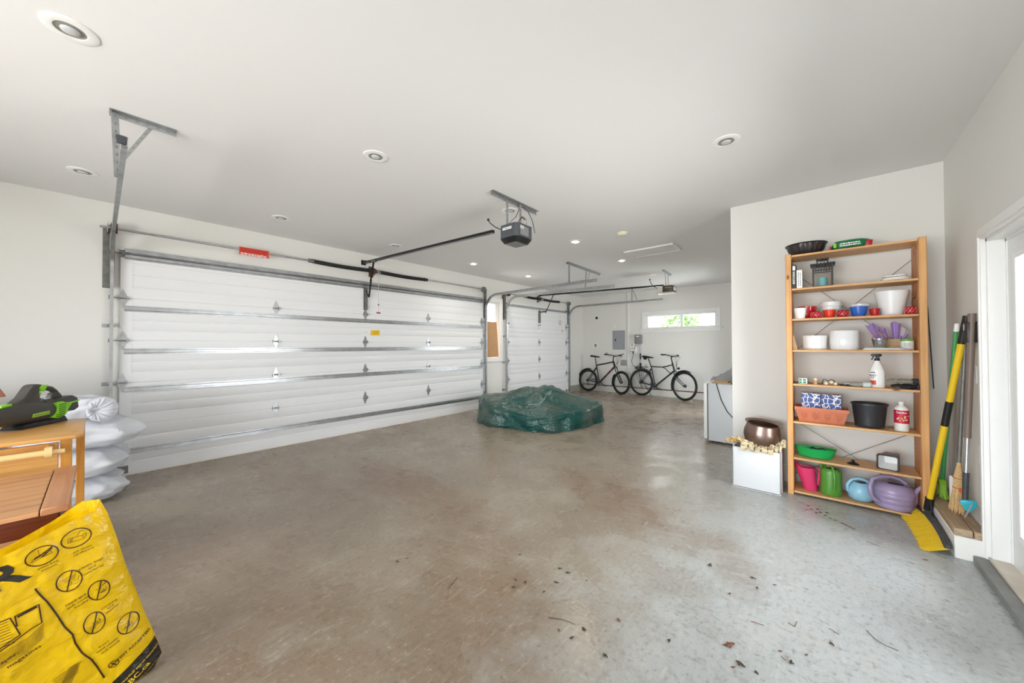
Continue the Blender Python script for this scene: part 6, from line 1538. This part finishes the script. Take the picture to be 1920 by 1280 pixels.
for cx, cz_, a, b in ((-.300, .625, .037, .034), (-.220, .655, .037, .034), (-.236, .500, .031, .038), (-.161, .428, .028, .038), (-.172, .307, .027, .040), (-.080, .251, .031, .038)):
    stroke(mb, ellp(cx, cz_, a, b, TR*.5), .0035, 2, True)
for cx, cz_ in ((-.236, .500), (-.161, .428), (-.172, .307), (-.080, .251)): stroke(mb, [(cx-.006, cz_-.037), (cx+.006, cz_+.037)], .0035)
stroke(mb, ellp(-.120, .114, .014, .013, 0), .003, 2, True); stroke(mb, [(-.128, .107), (-.112, .122)], .004); stroke(mb, [(-.127, .122), (-.113, .106)], .004)
# box sketches in the circles
r = random.Random(3)
def sketch(cx, cz_, s, kind):
    q = lambda x, z: (cx+s*x, cz_+s*z)
    if kind == 0:
        for l in ([(-.8, -.5), (-.5, .0), (.6, .4), (.8, .1), (-.8, -.5)], [(-.5, 0), (-.1, -.15), (.8, .1)], [(-.3, 0), (.5, .45), (.3, .1), (-.3, 0)], [(-.2, .1), (-.3, .8)], [(.5, .4), (.45, .7)]): stroke(mb, [q(*p) for p in l], .0013, 3)
    elif kind == 1:
        for l in ([(-.7, -.4), (-.65, .2), (.5, .15), (.6, -.3), (-.7, -.4)], [(-.5, -.4), (-.45, .2)], [(-.4, -.4), (-.3, .2)], [(.0, .18), (.3, .8), (.6, .7)], [(.5, .15), (.8, .4), (.8, -.1), (.6, -.3)]): stroke(mb, [q(*p) for p in l], .0013, 3)
    else:
        for k in range(7):
            x = r.uniform(-.6, .4); z = r.uniform(-.6, .4); stroke(mb, [q(x, z), q(x+r.uniform(.2, .5), z+r.uniform(-.1, .3)), q(x+r.uniform(.1, .6), z+r.uniform(.1, .5))], .0012, 3)
sketch(-.300, .625, .03, 0); sketch(-.220, .655, .03, 1)
mb2 = mb
bprint_fill = [(-.318, .618), (-.300, .632), (-.277, .650), (-.282, .640), (-.300, .622)]
stroke(mb, bprint_fill, .004, 3)
for cx, cz_ in ((-.236, .500), (-.161, .428), (-.172, .307), (-.080, .251)): sketch(cx, cz_, .034, 2)
stroke(mb, [(-.315, .511), (-.302, .48), (-.288, .452), (-.265, .392), (-.246, .337), (-.227, .298), (-.219, .257), (-.203, .213), (-.178, .17), (-.166, .137), (-.145, .075)], .005)
# recycling tub drawing
for l in ([(-.392, .434), (-.367, .438), (-.345, .368)], [(-.357, .438), (-.306, .452), (-.298, .381)], [(-.357, .438), (-.352, .40)], [(-.392, .330), (-.323, .373), (-.297, .383)], [(-.345, .368), (-.392, .34)]): stroke(mb, l, .0035)
stroke(mb, [(-.352, .432), (-.310, .446)], .008)
for k in range(9): stroke(mb, [(-.392, .425-.010*k), (-.372+.002*k, .428-.010*k)], .0018)
for k in range(9): stroke(mb, [(-.392, .322-.006*k), (-.33, .345-.006*k), (-.294+.0*k, .376-.006*k)], .0014, 4)
for k in range(7): stroke(mb, [(-.272, .155-.006*k), (-.212, .180-.006*k)], .0013, 3); stroke(mb, [(-.206-.0045*k, .184-.001*k), (-.232-.0045*k, .105-.001*k)], .0013, 3)
def btext(s, cx, cz_, size, deg, bold=.0, mbx=None, sx=1.15):
    c, s_ = math.cos(math.radians(deg)), math.sin(math.radians(deg))
    add_text(mbx or mb, s, size, None, bold, fn=lambda x, y: on_bag(cx+x*c-y*s_, cz_+x*s_+y*c), sx=sx)
btext('plastic bags', -.183, .541, .0125, 17); btext('and', -.180, .527, .0125, 17); btext('overwrap', -.176, .515, .0125, 17)
btext('Hard and', -.220, .421, .0125, 22); btext('soft cover', -.213, .409, .0125, 22); btext('books', -.206, .398, .0125, 22)
btext('Clothing', -.134, .356, .0115, 24); btext('and', -.131, .345, .0115, 24); btext('textiles', -.126, .335, .0115, 24)
btext('Food,', -.146, .213, .0115, 24); btext('hard plastic', -.138, .202, .0115, 24); btext('and wood', -.130, .190, .0115, 24)
btext('pizza box', -.286, .585, .011, 14); btext('bottom', -.283, .574, .011, 14); btext('cut down', -.205, .607, .011, 14); btext('cardboard', -.202, .596, .011, 14)
btext('NOT ACCEPTED', -.063, .153, .0155, 30, .02, sx=.95)
btext('paper,', -.372, .298, .018, 24, .01); btext('magazines', -.336, .285, .017, 24, .01)
obj('print', mb, ink, bag)
mb = MB(); btext('R', -.383, .580, .115, 16, .03, mb, 1.3); obj('lettering', mb, kk, bag, label='large black letter R')
mb = MB()
def bandf(u, v):
    zb = .006; x = -.172+(.03+.172)*u
    zt = max(zb+.001, .034+(x+.136)*.743); z = zb+(zt-zb)*v; x = min(x, xr(z)-.0005); return on_bag(x, z)
mb.grid(bandf, 60, 16); obj('black_band', mb, film('black_polythene', (34, 30, 26), .3, 0, .6, 18), bag)
OFF = .0038
mb = MB(); btext('recycled? search materials', -.045, .062, .0125, 34, .01, mb, 1.0); btext('BC.ca', -.048, .030, .027, 32, .02, mb, 1.1); btext('visit to sort it right', -.018, .022, .009, 32, .0, mb, 1.0); obj('lettering', mb, mat('yellow_ink', (226, 190, 40), .4), bag, label='yellow lettering on the black band')

# ------------------------------------------------------------------ dry leaf scraps and twigs
r = random.Random(11)
SP = [(1.103, -3.613), (1.163, -3.63), (1.464, -4.309), (1.482, -4.368), (1.487, -4.499), (1.601, -4.506), (1.722, -4.511), (1.725, -4.45), (1.73, -4.634), (1.406, -4.342), (1.315, -4.785), (1.313, -4.714), (1.398, -4.804), (1.677, -4.166), (1.564, -4.908), (1.598, -5.143), (1.327, -4.952), (2.369, -5.152), (2.367, -5.401), (2.397, -5.377), (2.307, -5.408), (2.406, -5.481), (2.298, -5.581), (1.753, -5.361), (1.868, -5.544), (1.919, -5.634), (2.071, -5.722), (1.635, -5.397), (1.671, -5.419), (1.668, -5.477), (1.826, -5.584), (2.153, -5.296), (2.743, -5.374), (3.334, -6.194)]
lm = [mat('dry_leaf_brown', (120, 78, 56), .8), mat('dry_leaf_dark', (74, 60, 46), .8), mat('pale_husk', (206, 198, 180), .8)]
for i, (x, y) in enumerate(SP):
    s = r.uniform(.005, .010)*(1.7 if i in (17, 23, 28) else 1); a = r.uniform(0, PI); k = 2 if i in (22, 18, 32) else r.choice((0, 1, 1))
    mb = MB(); M = Matrix.Translation((x, y, 0)) @ Matrix.Rotation(a, 4, 'Z')
    mb.grid(lambda u, v: M @ V(((u-.5)*3.4*s, (v-.5)*1.1*s*math.sin(PI*(.1+.8*u)), .0015+s*.5*abs(math.sin(u*3+v*4+i)))), 6, 4)
    mb.grid(lambda u, v: M @ V((.3*s+(u-.5)*.8*s, .3*s+(v-.5)*1.9*s, .001+s*.6*abs(math.cos(u*3+v*2)))), 4, 3)
    obj('leaf_scrap', mb, lm[k], None, 'tiny dry leaf scrap lying loose on the open concrete floor', 'leaf scrap', 'leaf scraps scattered on the floor')
TW = [[(1.346, -4.627), (1.382, -4.691), (1.396, -4.76)], [(2.289, -5.852), (2.242, -5.876), (2.22, -5.905), (2.213, -5.95)], [(2.186, -5.713), (2.166, -5.749)], [(2.1, -5.56), (2.086, -5.585), (2.136, -5.592)], [(3.397, -5.928), (3.362, -5.991)], [(1.151, -4.066), (1.255, -4.028)], [(1.839, -5.549), (1.821, -5.569)], [(1.991, -5.416), (1.999, -5.469)]]
for q in TW:
    obj('twig', MB().tube([(x, y, .0022+.001*i) for i, (x, y) in enumerate(q)], .0014, seg=5), lm[1] if len(q) > 2 else lm[0], None, 'thin dry twig lying on the concrete floor', 'twig', 'twigs on the floor')
# shrub and neighbour's fence beyond the back window
mb = MB(); r = random.Random(5)
for k in range(1500):
    c = V((12.1+r.gauss(0, .25), -1.7-1.15*r.random(), .2+2.6*r.random())); d = V((r.gauss(0, 1), r.gauss(0, 1), r.gauss(0, 1))).normalized(); e = d.orthogonal().normalized(); s = r.uniform(.04, .09)
    mb.quad(c-d*s*2, c+e*s*.45, c+d*s*2, c-e*s*.45)
o = thing('shrub', (12.1, -2.3, 0), 'sunlit leafy shrub seen through left half of the back window', 'shrub')
obj('foliage', mb, film('green_leaf', (96, 128, 70), .6, .3, 0, 5), o)
mb = MB()
for k in range(9): y = -1.8-.13*k; mb.tube([(12.1, -2.3, 0), (12.1+.1*math.sin(k), y, 1.2), (12.1+.2*math.cos(k), y-.05, 2.5)], [.02, .012, .004], seg=5)
obj('stem', mb, mat('shrub_stem', (120, 110, 86), .8), o)
obj('fence', MB().box(13.5, 13.55, -6.5, -2.9, 1.80, 1.92).box(13.48, 13.5, -6.5, -2.9, 1.95, 2.0).box(13.5, 13.6, -3.0, -2.9, 0, 2.0).box(13.5, 13.55, -6.5, -3.0, .9, .98), mat('pale_fence', (214, 212, 206), .7), None, 'pale horizontal fence rail seen through right half of the back window', 'fence')
SKY = 9.0; EXPO = 0.8
# ------------------------------------------------------------------ daylight, lamps, camera
w = bpy.data.worlds.new('overcast_sky'); S.world = w; w.use_nodes = True; nt = w.node_tree; L = nt.links.new
bg = nt.nodes['Background']; tc = nn(nt, 'ShaderNodeTexCoord'); sp_ = nn(nt, 'ShaderNodeSeparateXYZ'); L(tc.outputs['Generated'], sp_.inputs[0])
cr = nn(nt, 'ShaderNodeValToRGB'); e = cr.color_ramp.elements
e[0].position = .42; e[0].color = (.86, .86, .84, 1); e[1].position = .53; e[1].color = (.92, .96, 1, 1)
n_ = cr.color_ramp.elements.new(1.0); n_.color = (.86, .93, 1, 1)
mr = nn(nt, 'ShaderNodeMapRange'); mr.inputs['From Min'].default_value = -1; mr.inputs['From Max'].default_value = 1; L(sp_.outputs[2], mr.inputs['Value'])
L(mr.outputs[0], cr.inputs[0]); L(cr.outputs[0], bg.inputs[0]); bg.inputs[1].default_value = SKY
def portal(c, sx, sy, rot):
    l = bpy.data.lights.new('daylight_portal', 'AREA'); l.shape = 'RECTANGLE'; l.size = sx; l.size_y = sy; l.cycles.is_portal = True
    o = bpy.data.objects.new('daylight_portal', l); COL.objects.link(o); o.location = c; o.rotation_euler = rot; return o
portal((3.0, YR-.16, 1.05), 1.1, 2.1, (-PI/2, 0, PI)); portal((XB-T-.02, (K0+K1)/2, (KZ0+KZ1)/2), 2.18, 3.9, (0, -PI/2, 0)); portal((2.0, YR-.16, 1.13), .6, 1.9, (-PI/2, 0, PI)); portal(((A0+A1)/2, YP-.18, (AZ0+AZ1)/2), 1.2, 1.7, (-PI/2, 0, PI))
portal((XF+.16, -2.83, 2.05), .45, 1.85, (0, PI/2, 0)); portal(((Wx0+Wx1)/2, .2, 1.77), .5, 1.4, (-PI/2, 0, 0))
cam = bpy.data.cameras.new('camera'); cam.sensor_width = 36; cam.lens = 670.35/1920*36; cam.clip_start = .02; cam.clip_end = 200
co = bpy.data.objects.new('camera', cam); COL.objects.link(co); S.camera = co
yaw, pit, rol = .858, .012, -.003
f_ = V((math.sin(yaw)*math.cos(pit), math.cos(yaw)*math.cos(pit), math.sin(pit))); r0 = V((math.cos(yaw), -math.sin(yaw), 0)); u0 = r0.cross(f_)
r_ = r0*math.cos(rol)+u0*math.sin(rol); u_ = -r0*math.sin(rol)+u0*math.cos(rol)
M = Matrix((r_, u_, -f_)).transposed().to_4x4(); M.translation = (-.17, -5.698, 1.393); co.matrix_world = M
S.view_settings.view_transform = 'Standard'; S.view_settings.look = 'None'; S.view_settings.gamma = 1; S.view_settings.use_curve_mapping = False
S.view_settings.exposure = EXPO
